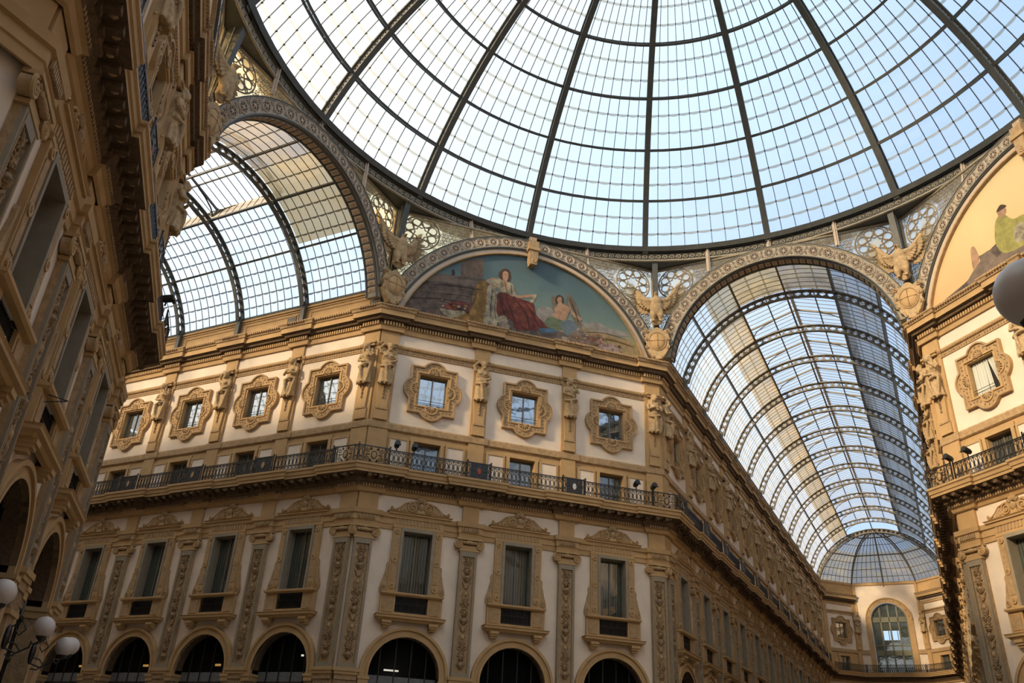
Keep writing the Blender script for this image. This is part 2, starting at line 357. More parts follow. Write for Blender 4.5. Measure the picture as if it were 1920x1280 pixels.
def block_trim(k, Lm, Rm, nm, end=False):
    K = lambda P: [rotz(p, k) for p in P]
    e1 = [FR(71, 3.5)] if end else None; e2 = [FR(71, 3.5), FR(71, 11), FR(67.4, 14.4)] if end else None
    mb = MB(); P = K(path(Lm, Rm, .16, .6, end=e1))
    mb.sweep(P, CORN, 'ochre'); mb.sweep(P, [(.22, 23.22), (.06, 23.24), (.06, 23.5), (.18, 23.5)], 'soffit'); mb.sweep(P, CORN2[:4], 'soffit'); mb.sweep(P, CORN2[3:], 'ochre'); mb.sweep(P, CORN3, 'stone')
    struct(mb, nm[0])
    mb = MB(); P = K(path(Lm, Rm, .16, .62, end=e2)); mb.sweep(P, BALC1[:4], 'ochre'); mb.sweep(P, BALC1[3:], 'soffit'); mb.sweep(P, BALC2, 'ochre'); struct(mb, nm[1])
    mb = MB(); mb.sweep(K(path(Lm, Rm, .16, .52)), ENT, 'ochre'); struct(mb, nm[2])
    mb = MB(); P = K(path(Lm, Rm, .05, .5, end=e1)); mb.sweep(P, BANDP, 'stone'); mb.sweep(P, [(p, z) for p, z in STR[:4]], 'stone'); mb.sweep(P, STR[3:], 'ochre')
    mb.sweep(K(path(Lm, Rm, .2, .6)), [(0, 5.25), (.08, 5.3), (.08, 5.4), (.16, 5.5), (.16, 5.6), (0, 5.62)], 'stone') if False else None
    struct(mb, nm[3])
def along(Lm, Rm, step, d=0):
    """points with turn along the three walls, step apart"""
    out = []
    def seg(kind, a, b):
        n = max(1, int((b-a)/step)); s0 = (b-a)/n
        for i in range(n): out.append((kind, a+(i+.5)*s0))
    seg('L', 0, Lm); seg('A', -S/2, S/2); seg('R', 0, Rm); return out
def near_pil(kind, u, h):
    if kind == 'A': return min(abs(u-p) for p in AP) < h or abs(u) > S/2-HC-h+PW
    return min(abs(u-p) for p in ARMP) < h or u < HC+h-PW
def block_small(k, Lm, Rm, nm):
    mb = MB()                                                        # dentils of the main cornice and egg row
    for kind, u in along(Lm, Rm, .16):
        e = .16 if near_pil(kind, u, .62) else 0
        mb.M = MW(kind, k); x = -u if kind == 'L' else u
        mb.box(x-.045, x+.045, -.19-e, -.05-e, 23.25, 23.46, 'ochre'); mb.box(x-.055, x+.03, -.70-e, -.6-e, 24.13, 24.24, 'stone')
        mb.box(x-.04, x+.04, -.15, -.09, 22.04, 22.12, 'stone'); mb.box(x-.035, x+.035, -.075, -.04, 21.85, 21.93, 'carved')
    struct(mb, nm[0])
    mb = MB()                                                        # modillions and rosettes below the balcony
    for kind, u in along(Lm, Rm, .56):
        e = .16 if near_pil(kind, u, .62) else 0
        mb.M = MW(kind, k); x = -u if kind == 'L' else u
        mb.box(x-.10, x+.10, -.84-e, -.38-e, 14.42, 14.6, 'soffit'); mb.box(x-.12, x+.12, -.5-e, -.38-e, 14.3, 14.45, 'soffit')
        mb.ell((x+.28, -.64-e, 14.58), (.1, .1, .05), 'stone', 6, 4)
        for t in (-.2, -.06, .08, .22): mb.box(x+t, x+t+.07, -.28-e, -.13-e, 14.1, 14.22, 'stone')
    struct(mb, nm[1])
block_trim(0, LENL, LENR, ['trim_1', 'trim_2', 'trim_3', 'trim_4'], True); block_small(0, 26, LENR, ['trim_5', 'trim_6'])
block_trim(3, LENR, 14, ['trim_7', 'trim_8', 'trim_9', 'trim_10']); block_small(3, LENR, 2, ['trim_11', 'trim_12'])
block_trim(1, 14, LENL, ['trim_13', 'trim_14', 'trim_15', 'trim_16']); block_small(1, 2, 2, ['trim_17', 'trim_18'])
block_trim(2, 14, 14, ['trim_19', 'trim_20', 'trim_21', 'trim_22'])

# attic strip above the arm cornices, mural wall and octagon end wall
def attic(name, kind, k, length):
    mb = MB(MW(kind, k)); sg = -1 if kind == 'L' else 1
    a, b = sorted((sg*.3, sg*length)); mb.box(a, b, 0, .3, 24.3, 25.73, 'ochre'); mb.box(a, b, -.10, 0, 25.55, 25.75, 'ochre'); mb.box(a, b, -.05, 0, 25.42, 25.5, 'ochre')
    E = [.6]+[5.75+5*i for i in range(13) if 5.75+5*i < length]+[length]
    for u, v in zip(E, E[1:]):
        u, v = sorted((sg*(u+.45), sg*(v-.45)))
        if v-u < 1: continue
        for z0, z1 in ((24.6, 24.66), (25.2, 25.26)): mb.box(u, v, -.04, 0, z0, z1, 'ochre')
        mb.box(u, u+.06, -.04, 0, 24.6, 25.26, 'ochre'); mb.box(v-.06, v, -.04, 0, 24.6, 25.26, 'ochre')
    return struct(mb, name)
attic('trim_23', 'L', 0, LENL); attic('trim_24', 'R', 0, LENR); attic('trim_25', 'L', 3, LENR); attic('trim_26', 'R', 1, LENL)
mb = MB(MW('L', 0)); mb.box(-7, -6.35, -.07, 0, 24.75, 25.15, 'grey_stone')
for i in range(5): mb.box(-6.98, -6.37, -.09, -.07, 24.79+.07*i, 24.82+.07*i, 'iron')
tag(mb.build('ventilation_grille'), 'small grey ventilation grille on the ochre attic above left arcade cornice', 'grille')

# ------------------------------------------------------------------ windows
def spiral(cx, cz, r, turns, y, sgn=1, n=22, a0=90):
    return [(cx+sgn*r*(1-.82*i/n)*math.cos(R(a0)-2*pi*turns*i/n), y, cz+r*(1-.82*i/n)*math.sin(R(a0)-2*pi*turns*i/n)) for i in range(n+1)]
def make_tall():
    Z0 = 7.6; off = (0, 0, Z0)
    t = empty('tall_window')
    m = MB()
    for s in (-1, 1):
        a, b = sorted((s*.84, s*1.25)); m.box(a, b, -.15, .0, 9.2, 12.3, 'ochre'); m.box(a+.07, b-.07, -.175, -.15, 9.75, 11.9, 'stone')
        c = s*1.045
        for z, r in ((12.1, .13), (10.75, .15), (9.5, .13)): m.arc(c, z, r*.5, r, -.21, -.15, 0, 360, 12, 'ochre', False); m.ell((c, -.19, z), (r*.4, .05, r*.4), 'stone', 6, 4)
        m.prism([(s*1.25, 9.2), (s*1.56, 9.2), (s*1.60, 9.35), (s*1.55, 9.6), (s*1.47, 9.85), (s*1.42, 10.1), (s*1.36, 10.3), (s*1.38, 10.5), (s*1.33, 10.62), (s*1.25, 10.62)], -.10, 0, 'stone')
        m.tube(spiral(s*1.42, 9.4, .14, 1.5, -.12, s), .022, 4, 'ochre')
    m.box(-1.28, 1.28, -.17, 0, 12.3, 12.42, 'ochre'); m.box(-1.25, 1.25, -.14, 0, 12.42, 12.84, 'ochre')
    for i in range(13): m.box(-1.17+i*.18, -1.07+i*.18, -.17, -.14, 12.48, 12.78, 'stone')
    m.sweep([(-1.3, 0), (-1.3, -.001), (1.3, -.001), (1.3, 0)], [(0, 12.82), (.12, 12.84), (.16, 12.92), (.30, 12.94), (.30, 13.0), (.36, 13.05), (0, 13.07)], 'ochre')
    m.build('surround', t, off=off)
    m = MB()
    for x0, x1, z0, z1 in ((-.85, -.72, 9.2, 12.3), (.72, .85, 9.2, 12.3), (-.85, .85, 12.15, 12.32)): m.box(x0, x1, -.2, .36, z0, z1, 'grey_stone')
    m.build('frame', t, off=off)
    m = MB(); prof = [(-1.5, 13.06), (-1.5, 13.2), (-1.42, 13.3), (-1.3, 13.2), (-1.1, 13.22), (-.92, 13.4), (-.72, 13.6), (-.5, 13.72), (-.3, 13.7), (-.16, 13.6)]
    m.prism(prof+[(-x, z) for x, z in reversed(prof)], -.14, 0, 'stone')
    for s in (-1, 1):
        m.tube(spiral(s*.42, 13.38, .27, 1.8, -.17, s, 26), .038, 5, 'ochre')
        m.tube([(s*.5, -.17, 13.66), (s*.8, -.18, 13.56), (s*1.05, -.18, 13.32), (s*1.3, -.17, 13.18)], .035, 5, 'ochre')
        m.tube(spiral(s*1.42, 13.22, .1, 1.2, -.16, s), .03, 4, 'ochre'); m.ell((s*.42, -.17, 13.38), (.07, .07, .07), 'stone', 6, 4)
        for i in range(4): m.ell((s*(.62+.16*i), -.15, 13.28-.04*i), (.06, .05, .09), 'ochre', 6, 4)
    ped = m.build('pediment', t, smooth=40, off=off)
    m = MB(); m.ell((0, -.2, 13.42), (.15, .12, .2), 'stone', 8, 6); m.ell((0, -.3, 13.40), (.04, .05, .05), 'ochre', 6, 4); m.prism([(-.2, 13.1), (.2, 13.1), (.15, 13.28), (-.15, 13.28)], -.24, 0, 'ochre')
    for a in (40, 65, 90, 115, 140): m.ell((.28*math.cos(R(a)), -.16, 13.5+.3*math.sin(R(a))), (.07, .06, .14), 'stone', 6, 4, Matrix.Rotation(R(90-a), 3, 'Y'))
    m.box(-.11, .11, -.18, 0, 13.78, 13.9, 'ochre'); m.ell((0, -.12, 13.95), (.08, .07, .08), 'stone', 6, 4)
    m.build('crest', ped, smooth=40, off=off)
    m = MB(); m.sweep([(-1.32, 0), (-1.32, -.18), (1.32, -.18), (1.32, 0)], [(0, 9.04), (.14, 9.06), (.2, 9.12), (.2, 9.2), (0, 9.22)], 'ochre'); m.build('sill', t, off=off)
    m = MB()
    for s in (-1, 1): a, b = sorted((s*.79, s*1.5)); m.box(a, b, -.2, 0, 8.15, 9.06, 'ochre'); m.box(a+.1, b-.1, -.23, -.2, 8.3, 8.92, 'stone')
    m.box(-.8, .8, -.2, 0, 8.15, 8.31, 'ochre')
    m.sweep([(-1.36, 0), (-1.36, -.18), (1.36, -.18), (1.36, 0)], [(0, 7.88), (.14, 7.9), (.2, 7.98), (.3, 8.02), (.3, 8.1), (.34, 8.15), (0, 8.17)], 'ochre')
    for s in (-1, 1):
        for w, d, z0, z1 in ((.22, .42, 7.78, 7.9), (.19, .36, 7.68, 7.8), (.16, .28, 7.58, 7.7)): m.box(s*1.12-w, s*1.12+w, -d, 0, z0, z1, 'ochre')
    bal = m.build('balconet', t, off=off)
    m = MB(); m.box(-.85, .85, .0, .05, 8.25, 9.19, 'dark_inside')
    for i in range(17): m.box(-.77+i*.094, -.75+i*.094, -.12, -.09, 8.31, 9.05, 'black_iron')
    for z in (8.36, 8.7, 9.0): m.box(-.79, .79, -.12, -.09, z, z+.025, 'black_iron')
    m.build('grille', bal, off=off)
    m = MB(); m.box(-.76, .76, .32, .35, 9.18, 12.2, 'curtained_pane'); pn = m.build('pane', t, off=off)
    m = MB(); m.box(-.03, .03, .27, .32, 9.2, 12.2, 'frame_wood'); m.box(-.74, .74, .27, .32, 9.2, 9.3, 'frame_wood'); m.box(-.74, .74, .27, .32, 12.1, 12.2, 'frame_wood')
    m.build('sash', t, off=off); return t
def rsq(th, hx, hz0, hz1):
    c, s = math.cos(th), math.sin(th); r = 1e9
    if abs(c) > 1e-6: r = min(r, hx/abs(c))
    if abs(s) > 1e-6: r = min(r, (hz1 if s > 0 else hz0)/abs(s))
    return r
def rquat(th, o):
    r = rsq(th, 1.3-o, 1.36-o, 1.36-o); c, s = math.cos(th), math.sin(th)
    for lx, lz in ((.92, 0), (-.92, 0), (0, 1.03), (0, -1.03)):
        R0 = .70-o; b = lx*c+lz*s; disc = R0*R0-(lx*lx+lz*lz-b*b)
        if disc > 0: r = max(r, b+math.sqrt(disc))
    return r
TH = sorted(set([round(2*pi*i/112, 5) for i in range(112)]+[round(math.atan2(z, x) % (2*pi), 5) for x in (.77, -.77, 1.3, -1.3) for z in (.89, -.89, 1.36, -1.36)]))
def make_quat(curtain=False):
    off = (0, 0, -1.9); t = empty('quatrefoil_window')
    m = MB(); layers = [(0, 0), (0, -.20), (.09, -.20), (.10, -.12), (.34, -.12), (.35, -.17), (.41, -.17), (.42, -.10)]
    rows = []
    inner = lambda th: rsq(th, .77, .89, .89)
    for o, y in layers: rows.append([(max(rquat(th, o), inner(th)+.01)*math.cos(th), y, max(rquat(th, o), inner(th)+.01)*math.sin(th)) for th in TH])
    for y in (-.10, .28): rows.append([(inner(th)*math.cos(th), y, inner(th)*math.sin(th)) for th in TH])
    for i in range(len(rows)-1): m.grid(rows[i:i+2], 'stone' if i in (1, 3) else 'ochre', True)
    for th in TH[::3]:
        r = rquat(th, .22); m.box(r*math.cos(th)-.03, r*math.cos(th)+.03, -.15, -.12, r*math.sin(th)-.03, r*math.sin(th)+.03, 'carved')
    sur = m.build('surround', t, off=off)
    for ax, az, rot in ((0, .93, 0), (.82, 0, 90), (0, -.93, 180), (-.82, 0, 270)):
        m = MB(); M3 = Matrix.Rotation(R(rot), 3, 'Y')
        for a in range(-75, 76, 25):
            v = M3 @ Vector((.2*math.sin(R(a)), 0, .2*math.cos(R(a)))); m.ell((ax+v.x, -.13, az+v.z), (.045, .06, .17), 'stone', 6, 4, Matrix.Rotation(R(rot+a), 3, 'Y'))
        v = [(ax+(M3 @ Vector((.36*math.cos(R(a)), 0, .36*math.sin(R(a))))).x, -.13, az+(M3 @ Vector((.36*math.cos(R(a)), 0, .36*math.sin(R(a))))).z) for a in range(0, 181, 15)]
        m.tube(v, .035, 5, 'ochre'); m.build('shell', sur, smooth=40, off=off)
    m = MB(); m.box(-.76, .76, .22, .25, -.88, .88, 'dark_inside' if curtain else 'mirror_pane'); m.build('pane', t, off=off)
    m = MB(); m.box(-.03, .03, .17, .22, -.86, .86, 'frame_wood'); m.box(-.76, -.7, .17, .22, -.88, .88, 'frame_wood'); m.box(.7, .76, .17, .22, -.88, .88, 'frame_wood'); m.box(-.7, .7, .17, .22, .82, .88, 'frame_wood')
    m.build('sash', t, off=off)
    if curtain:
        m = MB()
        def drape(x0, x1, bx0, bx1):
            rows = []
            for j in range(9):
                f = j/8; a = x0+(bx0-x0)*f; b = x1+(bx1-x1)*f; rows.append([(a+(b-a)*i/20, .16+.03*math.sin(i*1.9), .86-1.7*f) for i in range(21)])
            m.grid(rows, 'curtain')
        drape(-.72, .18, -.72, .30); drape(.20, .74, .62, .74); m.build('curtain', t, smooth=60, off=off)
    m = MB()
    for z in (-.72, -.58): m.tube([(-.77, -.02, z), (.77, -.02, z)], .014, 5, 'black_iron')
    m.build('guard_rail', t, off=off); return t
def make_low():
    t = empty('balcony_window'); off = (0, 0, ZB)
    m = MB()
    for a, b, z0, z1 in ((-.9, -.72, ZB, 17.05), (.72, .9, ZB, 17.05), (-.95, .95, 16.88, 17.12)): m.box(a, b, -.10, .0, z0, z1, 'ochre')
    for a, b, z0, z1 in ((-.72, -.70, ZB, 16.9), (.70, .72, ZB, 16.9), (-.72, .72, 16.88, 16.9)): m.box(a, b, 0, .32, z0, z1, 'ochre')
    m.build('surround', t, off=off)
    m = MB(); m.box(-.71, .71, .28, .31, ZB, 16.89, 'attic_pane'); m.build('pane', t, off=off)
    m = MB(); m.box(-.03, .03, .23, .28, ZB, 16.89, 'frame_wood')
    for s in (-1, 1): m.box(s*.68-.03, s*.68+.03, .23, .28, ZB, 16.89, 'frame_wood')
    m.box(-.7, .7, .23, .28, 16.8, 16.89, 'frame_wood'); m.build('sash', t, off=off); return t
def make_arch():
    t = empty('arched_window')
    m = MB()
    for a, b, y in ((1.65, 1.76, -.16), (1.76, 1.95, -.11), (1.95, 2.08, -.19)):
        m.arc(0, 5.6, a, b, y, 0, 0, 180, 32, 'ochre'); [m.box(min(s*a, s*b), max(s*a, s*b), y, 0, 5.2, 5.6, 'ochre') for s in (-1, 1)]
    m.grid([[(1.65*math.cos(pi*i/32), y, 5.6+1.65*math.sin(pi*i/32)) for y in (-.16, .5)] for i in range(33)], 'soffit')
    m.build('archivolt', t, smooth=30)
    for s in (-1, 1):
        m = MB(); a, b = sorted((s*1.65, s*2.06)); m.box(a, b, -.14, .5, 0, 4.9, 'stone'); m.box(a-.03, b+.03, -.22, .5, 5.1, 5.3, 'ochre'); m.box(a-.0, b+.0, -.18, .5, 4.9, 5.1, 'carved'); m.box(a-.07, b+.07, -.26, .5, 5.3, 5.42, 'ochre')
        m.build('pier', t)
    m = MB(); n = 24; P = [(1.66*math.cos(pi*i/n), 5.6+1.66*math.sin(pi*i/n)) for i in range(n+1)]+[(-1.66, 3.2), (1.66, 3.2)]
    m.add([(x, .42, z) for x, z in P], [tuple(range(len(P)))], 'arch_pane'); m.build('pane', t); m = MB(); m.box(-1.63, 1.63, .40, .41, 5.12, 5.55, 'frosted'); m.build('frosted_panel', t)
    m = MB()
    for x in (-1.1, -.37, .37, 1.1): m.box(x-.025, x+.025, .36, .42, 3.2, 5.6+math.sqrt(1.65**2-x*x), 'black_iron')
    m.box(-1.65, 1.65, .36, .42, 5.0, 5.12, 'black_iron'); m.box(-1.65, 1.65, .36, .42, 3.9, 3.98, 'black_iron'); m.box(-1.65, 1.65, .36, .42, 0, .9, 'black_iron')
    m.build('glazing_bar', t); return t
def make_pilaster():
    t = empty('pilaster')
    m = MB()
    for a, b, y, z0, z1 in ((-.44, -.31, -.24, 5.7, 11.6), (.31, .44, -.24, 5.7, 11.6), (-.31, .31, -.24, 11.3, 11.6), (-.31, .31, -.24, 5.7, 5.9), (-.31, .31, -.16, 5.7, 11.6), (-.44, .44, -.15, 5.7, 11.6)): m.box(a, b, y, 0 if y > -.2 else -.15, z0, z1, 'grey_stone' if y < -.2 else 'stone')
    m.box(-.36, -.33, -.255, -.24, 5.8, 11.5, 'stone'); m.box(.33, .36, -.255, -.24, 5.8, 11.5, 'stone')
    m.build('shaft', t)
    m = MB(); z = 6.05; rnd = random.Random(3); kk = 0
    while z < 11.1:
        kind = kk % 5; kk += 1
        if kind == 0:
            m.lathe([(.03, z), (.12, z+.06), (.16, z+.2), (.07, z+.34), (.13, z+.4)], 'carved', 8, 0, -.17)
            for s in (-1, 1): m.tube([(s*.12, -.19, z+.1), (s*.22, -.2, z+.2), (s*.17, -.2, z+.32)], .02, 4, 'carved')
            z += .40
        elif kind == 1:
            for a in range(0, 360, 45): m.ell((.13*math.cos(R(a)), -.18, z+.2+.13*math.sin(R(a))), (.05, .05, .09), 'carved', 6, 4, Matrix.Rotation(R(90-a), 3, 'Y'))
            m.ell((0, -.19, z+.2), (.06, .06, .06), 'ochre', 6, 4); z += .38
        elif kind == 2:
            for s in (-1, 1): m.tube(spiral(s*.14, z+.16, .13, 1.3, -.19, s, 14, 270), .028, 4, 'carved'); m.ell((s*.12, -.18, z+.38), (.04, .05, .11), 'carved', 6, 4, Matrix.Rotation(s*.6, 3, 'Y'))
            m.ell((0, -.18, z+.28), (.05, .06, .2), 'carved', 6, 4); z += .44
        elif kind == 3:
            m.prism([(-.15, z), (.15, z), (.2, z+.16), (.13, z+.36), (0, z+.44), (-.13, z+.36), (-.2, z+.16)], -.2, -.15, 'carved'); m.ell((0, -.2, z+.22), (.09, .06, .12), 'stone', 8, 5); z += .43
        else:
            for s in (-1, 1):
                for i in range(3): m.ell((s*(.07+.05*i), -.18, z+.09+.11*i), (.045, .05, .1), 'carved', 6, 4, Matrix.Rotation(s*(.9-.2*i), 3, 'Y'))
            z += .35
    m.build('relief', t, smooth=40)
    m = MB(); m.box(-.5, .5, -.26, 0, 11.56, 11.66, 'ochre'); m.box(-.45, .45, -.22, 0, 11.66, 11.85, 'ochre')
    m.ell((0, -.24, 11.98), (.5, .12, .1), 'stone', 10, 5)
    for i in range(5): m.ell((-.3+.15*i, -.3, 11.98), (.06, .06, .08), 'ochre', 6, 4)
    for s in (-1, 1):
        m.tube(spiral(s*.55, 11.88, .22, 2, -.26, s, 26), .045, 5, 'ochre'); m.arc(s*.55, 11.88, 0.001, .2, -.24, -.03, 0, 360, 16, 'stone', False); m.ell((s*.55, -.28, 11.88), (.06, .05, .06), 'ochre', 6, 4)
    m.tube([(-.5, -.29, 12.06), (-.25, -.3, 11.99), (0, -.3, 12.06), (.25, -.3, 11.99), (.5, -.29, 12.06)], .035, 5, 'stone'); m.box(-.66, .66, -.34, 0, 12.1, 12.2, 'ochre')
    for i in range(9): m.box(-.44+i*.1, -.38+i*.1, -.36, -.3, 12.5, 12.7, 'stone')
    m.build('capital', t, smooth=40)
    m = MB()
    for w, d, z0, z1, c in ((.6, .34, 5.55, 5.7, 'ochre'), (.54, .3, 5.42, 5.55, 'ochre'), (.5, .24, 5.2, 5.42, 'stone'), (.46, .2, 4.7, 5.2, 'carved'), (.52, .26, 4.58, 4.7, 'ochre'), (.42, .2, .6, 4.58, 'stone'), (.52, .3, 0, .6, 'grey_stone')): m.box(-w, w, -d, 0, z0, z1, c)
    m.build('base', t); return t

# ------------------------------------------------------------------ sculpture
def make_figure(v):
    """draped herm figure on a tapering bracket: one continuous body"""
    t = empty('caryatid_statue'); m = MB(); rows = []
    for i in range(13):                                             # draped skirt with deep folds, widest at the hip
        f = i/12; z = .22+1.02*f; w = .40-.15*f**.8+.03*math.sin(pi*f); row = []
        for j in range(28):
            a = 2*pi*j/28; fold = 1+.13*math.sin(a*8+f*3.2*(1 if v else -1))*(1-f*.6)+.05*math.sin(a*3+f*5)
            row.append((w*fold*math.cos(a), .8*w*fold*math.sin(a), z))
        rows.append(row)
    m.grid(rows, 'sculpture', True); m.add(rows[0], [tuple(range(28))], 'sculpture'); m.add(rows[-1], [tuple(range(27, -1, -1))], 'sculpture')
    for i in range(6): m.ell((-.27+.11*i, -.25+.02*abs(i-2.5), .24+.07*(i % 2)), (.06, .08, .16), 'sculpture', 6, 5)
    m.tube([(-.38, -.05, 1.2), (-.15, -.33, 1.12), (.15, -.34, 1.22), (.38, -.06, 1.32)], .075, 7, 'sculpture')
    m.tube([(-.1, -.33, 1.12), (-.02, -.36, .7), (.05, -.3, .3)], [.09, .07, .05], 7, 'sculpture')
    m.tube([(.36, -.1, 1.3), (.37, -.18, .8), (.3, -.2, .35)], [.07, .08, .04], 7, 'sculpture')
    m.ell((0, 0, 1.42), (.28, .2, .26), 'sculpture', 14, 10); m.ell((0, -.01, 1.78), (.32, .21, .30), 'sculpture', 14, 10); m.ell((0, 0, 1.98), (.40, .17, .13), 'sculpture', 14, 8)
    for s in (-1, 1): m.ell((s*.14, -.17, 1.80), (.12 if v != 1 else .14, .09, .10), 'sculpture', 10, 8)
    m.tube([(0, 0, 2.0), (0, -.04, 2.22)], [.12, .10], 8, 'sculpture')
    hx = {0: .0, 1: .05, 2: -.06}[v]; hz = 2.37
    m.ell((hx, -.11, hz), (.16, .19, .22), 'sculpture', 14, 12); m.ell((hx, -.27, hz-.02), (.03, .045, .06), 'sculpture', 6, 6); m.ell((hx, -.24, hz-.13), (.05, .04, .03), 'sculpture', 6, 5)
    for s in (-1, 1): m.ell((hx+s*.055, -.235, hz+.03), (.025, .02, .015), 'sculpture', 6, 4); m.ell((hx+s*.145, -.07, hz), (.02, .04, .05), 'sculpture', 6, 5)
    m.ell((hx, -.235, hz+.065), (.11, .03, .018), 'sculpture', 8, 4)
    for a in range(-120, 121, 30): m.ell((hx+.16*math.sin(R(a)), -.06+.15*-math.cos(R(a))*.4, hz+.12+.05*math.cos(R(a))), (.07, .09, .09), 'sculpture', 8, 6)
    if v != 1:
        for s in (-1, 1): m.tube([(hx+s*.15, -.03, hz+.08), (hx+s*.18, -.06, hz-.12), (s*.17, -.13, 2.02)], [.06, .06, .045], 6, 'sculpture')
    else: m.ell((hx, -.22, hz-.20), (.09, .07, .10), 'sculpture', 8, 6)
    def arm(P, hand):
        m.tube(P, [.10, .085, .07, .05][:len(P)], 8, 'sculpture'); m.ell(P[-1], (.06, .05, .07), 'sculpture', 8, 6)
        d = (Vector(P[-1])-Vector(P[-2])).normalized(); sd = d.cross(Vector((0, 1, 0))).normalized()
        for i in range(4): b = Vector(P[-1])+sd*(.036*(i-1.5)); m.tube([b, b+d*.09, b+d*(.15-.015*abs(i-1.4))+Vector((0, .02, 0))], .019, 5, 'sculpture')
        m.tube([Vector(P[-1])-sd*.05, Vector(P[-1])-sd*.09+d*.06], .02, 5, 'sculpture')
    if v == 0:
        arm([(-.38, 0, 1.96), (-.43, -.12, 1.6), (-.12, -.30, 1.74)], 0); arm([(.38, 0, 1.96), (.43, -.13, 1.58), (.10, -.32, 1.60)], 0)
    elif v == 1:
        arm([(-.38, 0, 1.96), (-.5, -.02, 2.22), (-.30, -.08, 2.5)], 0); arm([(.38, 0, 1.96), (.44, -.1, 1.6), (.12, -.27, 1.40)], 0)
    else:
        arm([(-.38, 0, 1.96), (-.44, -.1, 1.6), (.0, -.27, 1.46)], 0); arm([(.38, 0, 1.96), (.42, -.18, 1.72), (.14, -.24, 2.05)], 0)
    m.box(-.3, .3, .02, .3, .3, 2.3, 'sculpture')
    b = remeshed(m, 'body', .028, 'sculpture', t, 1)
    m = MB(); m.box(-.34, .34, .06, .32, 2.5, 2.64, 'stone'); m.box(-.42, .42, .0, .32, 2.64, 2.74, 'ochre'); m.build('abacus', t)
    m = MB(); m.prism([(-.36, .4), (.36, .4), (.27, -1.1), (-.27, -1.1)], .04, .3, 'ochre'); m.box(-.31, .31, .02, .3, -1.2, -1.1, 'stone'); m.box(-.35, .35, .06, .3, -1.75, -1.2, 'ochre')
    for i in range(4): m.lathe([(.02, .18-.2*i), (.10-.012*i, .12-.2*i), (.05, 0-.2*i)], 'carved', 7, 0, .03)
    m.build('bracket', t, smooth=40); return t
def feather(m, p, d, w, L, y, mt):
    p = Vector(p); d = Vector(d).normalized(); n = Vector((-d.z, 0, d.x)); m_ = MB
    pts = [p-n*w*.35, p+d*L*.35-n*w*.5, p+d*L*.8-n*w*.42, p+d*L, p+d*L*.8+n*w*.42, p+d*L*.35+n*w*.5, p+n*w*.35]
    m.add([(a.x, a.y+y, a.z) for a in pts]+[(a.x, a.y+y+.07, a.z) for a in pts]+[(p.x, p.y+y-.05, p.z), ((p+d*L*.9).x, p.y+y-.03, (p+d*L*.9).z)],
          [(7, 8, 9, 10, 11, 12, 13)[::-1]]+[(i, (i+1) % 7, 7+(i+1) % 7, 7+i) for i in range(7)]+[(14, 0, 1, 2, 15), (15, 2, 3), (3, 4, 15), (14, 15, 4, 5, 6), (14, 6, 0)], mt)
def make_eagle():
    t = empty('eagle_sculpture'); m = MB()
    m.ell((0, -.05, 1.0), (.36, .30, .62), 'sculpture', 14, 12); m.ell((0, -.12, 1.35), (.30, .26, .34), 'sculpture', 12, 10); m.tube([(0, -.1, 1.45), (0, -.16, 1.72)], [.2, .14], 10, 'sculpture')
    m.ell((0, -.2, 1.84), (.13, .17, .14), 'sculpture', 10, 8); m.tube([(0, -.32, 1.86), (0, -.46, 1.83), (0, -.5, 1.74)], [.06, .045, .015], 7, 'sculpture')
    for s in (-1, 1):
        m.tube([(s*.17, -.08, .75), (s*.2, -.16, .4), (s*.18, -.12, .08)], [.2, .16, .07], 9, 'sculpture'); m.tube([(s*.25, -.02, 1.5), (s*.5, 0, 1.52), (s*.75, .05, 1.7)], [.17, .15, .1], 8, 'sculpture')
        for i in range(3): m.tube([(s*.18, -.12, .08), (s*(.1+.09*i), -.3, .05), (s*(.09+.1*i), -.34, -.06)], [.05, .04, .02], 6, 'sculpture')
        m.ell((s*.05, -.32, 1.9), (.025, .02, .02), 'sculpture', 5, 4)
    m.prism([(-.2, .75), (.2, .75), (.3, .1), (.1, -.1), (-.1, -.1), (-.3, .1)], .0, .14, 'sculpture')
    remeshed(m, 'body', .035, 'sculpture', t, 1)
    for s in (-1, 1):
        m = MB()
        for i in range(11):
            a = R(60-13.5*i*.9); L = 1.75-.105*i; f = i/10
            feather(m, (s*(.72-.42*f), 0, 1.74-.45*f), (s*math.cos(a), 0, math.sin(a)*1.0), .26, L*(.98 if i else .92), .05+.015*(i % 2), 'sculpture')
        for i in range(9):
            a = R(50-13*i); f = i/8; feather(m, (s*(.6-.35*f), -.06, 1.7-.42*f), (s*math.cos(a), 0, math.sin(a)), .22, .78-.04*i, -.03+.012*(i % 2), 'sculpture')
        for i in range(7):
            a = R(40-16*i); f = i/6; feather(m, (s*(.5-.28*f), -.1, 1.62-.4*f), (s*math.cos(a), 0, math.sin(a)), .18, .42, -.08, 'sculpture')
        w = m.build('wing', t)
        w.rotation_euler = (0, 0, s*R(14))
    return t
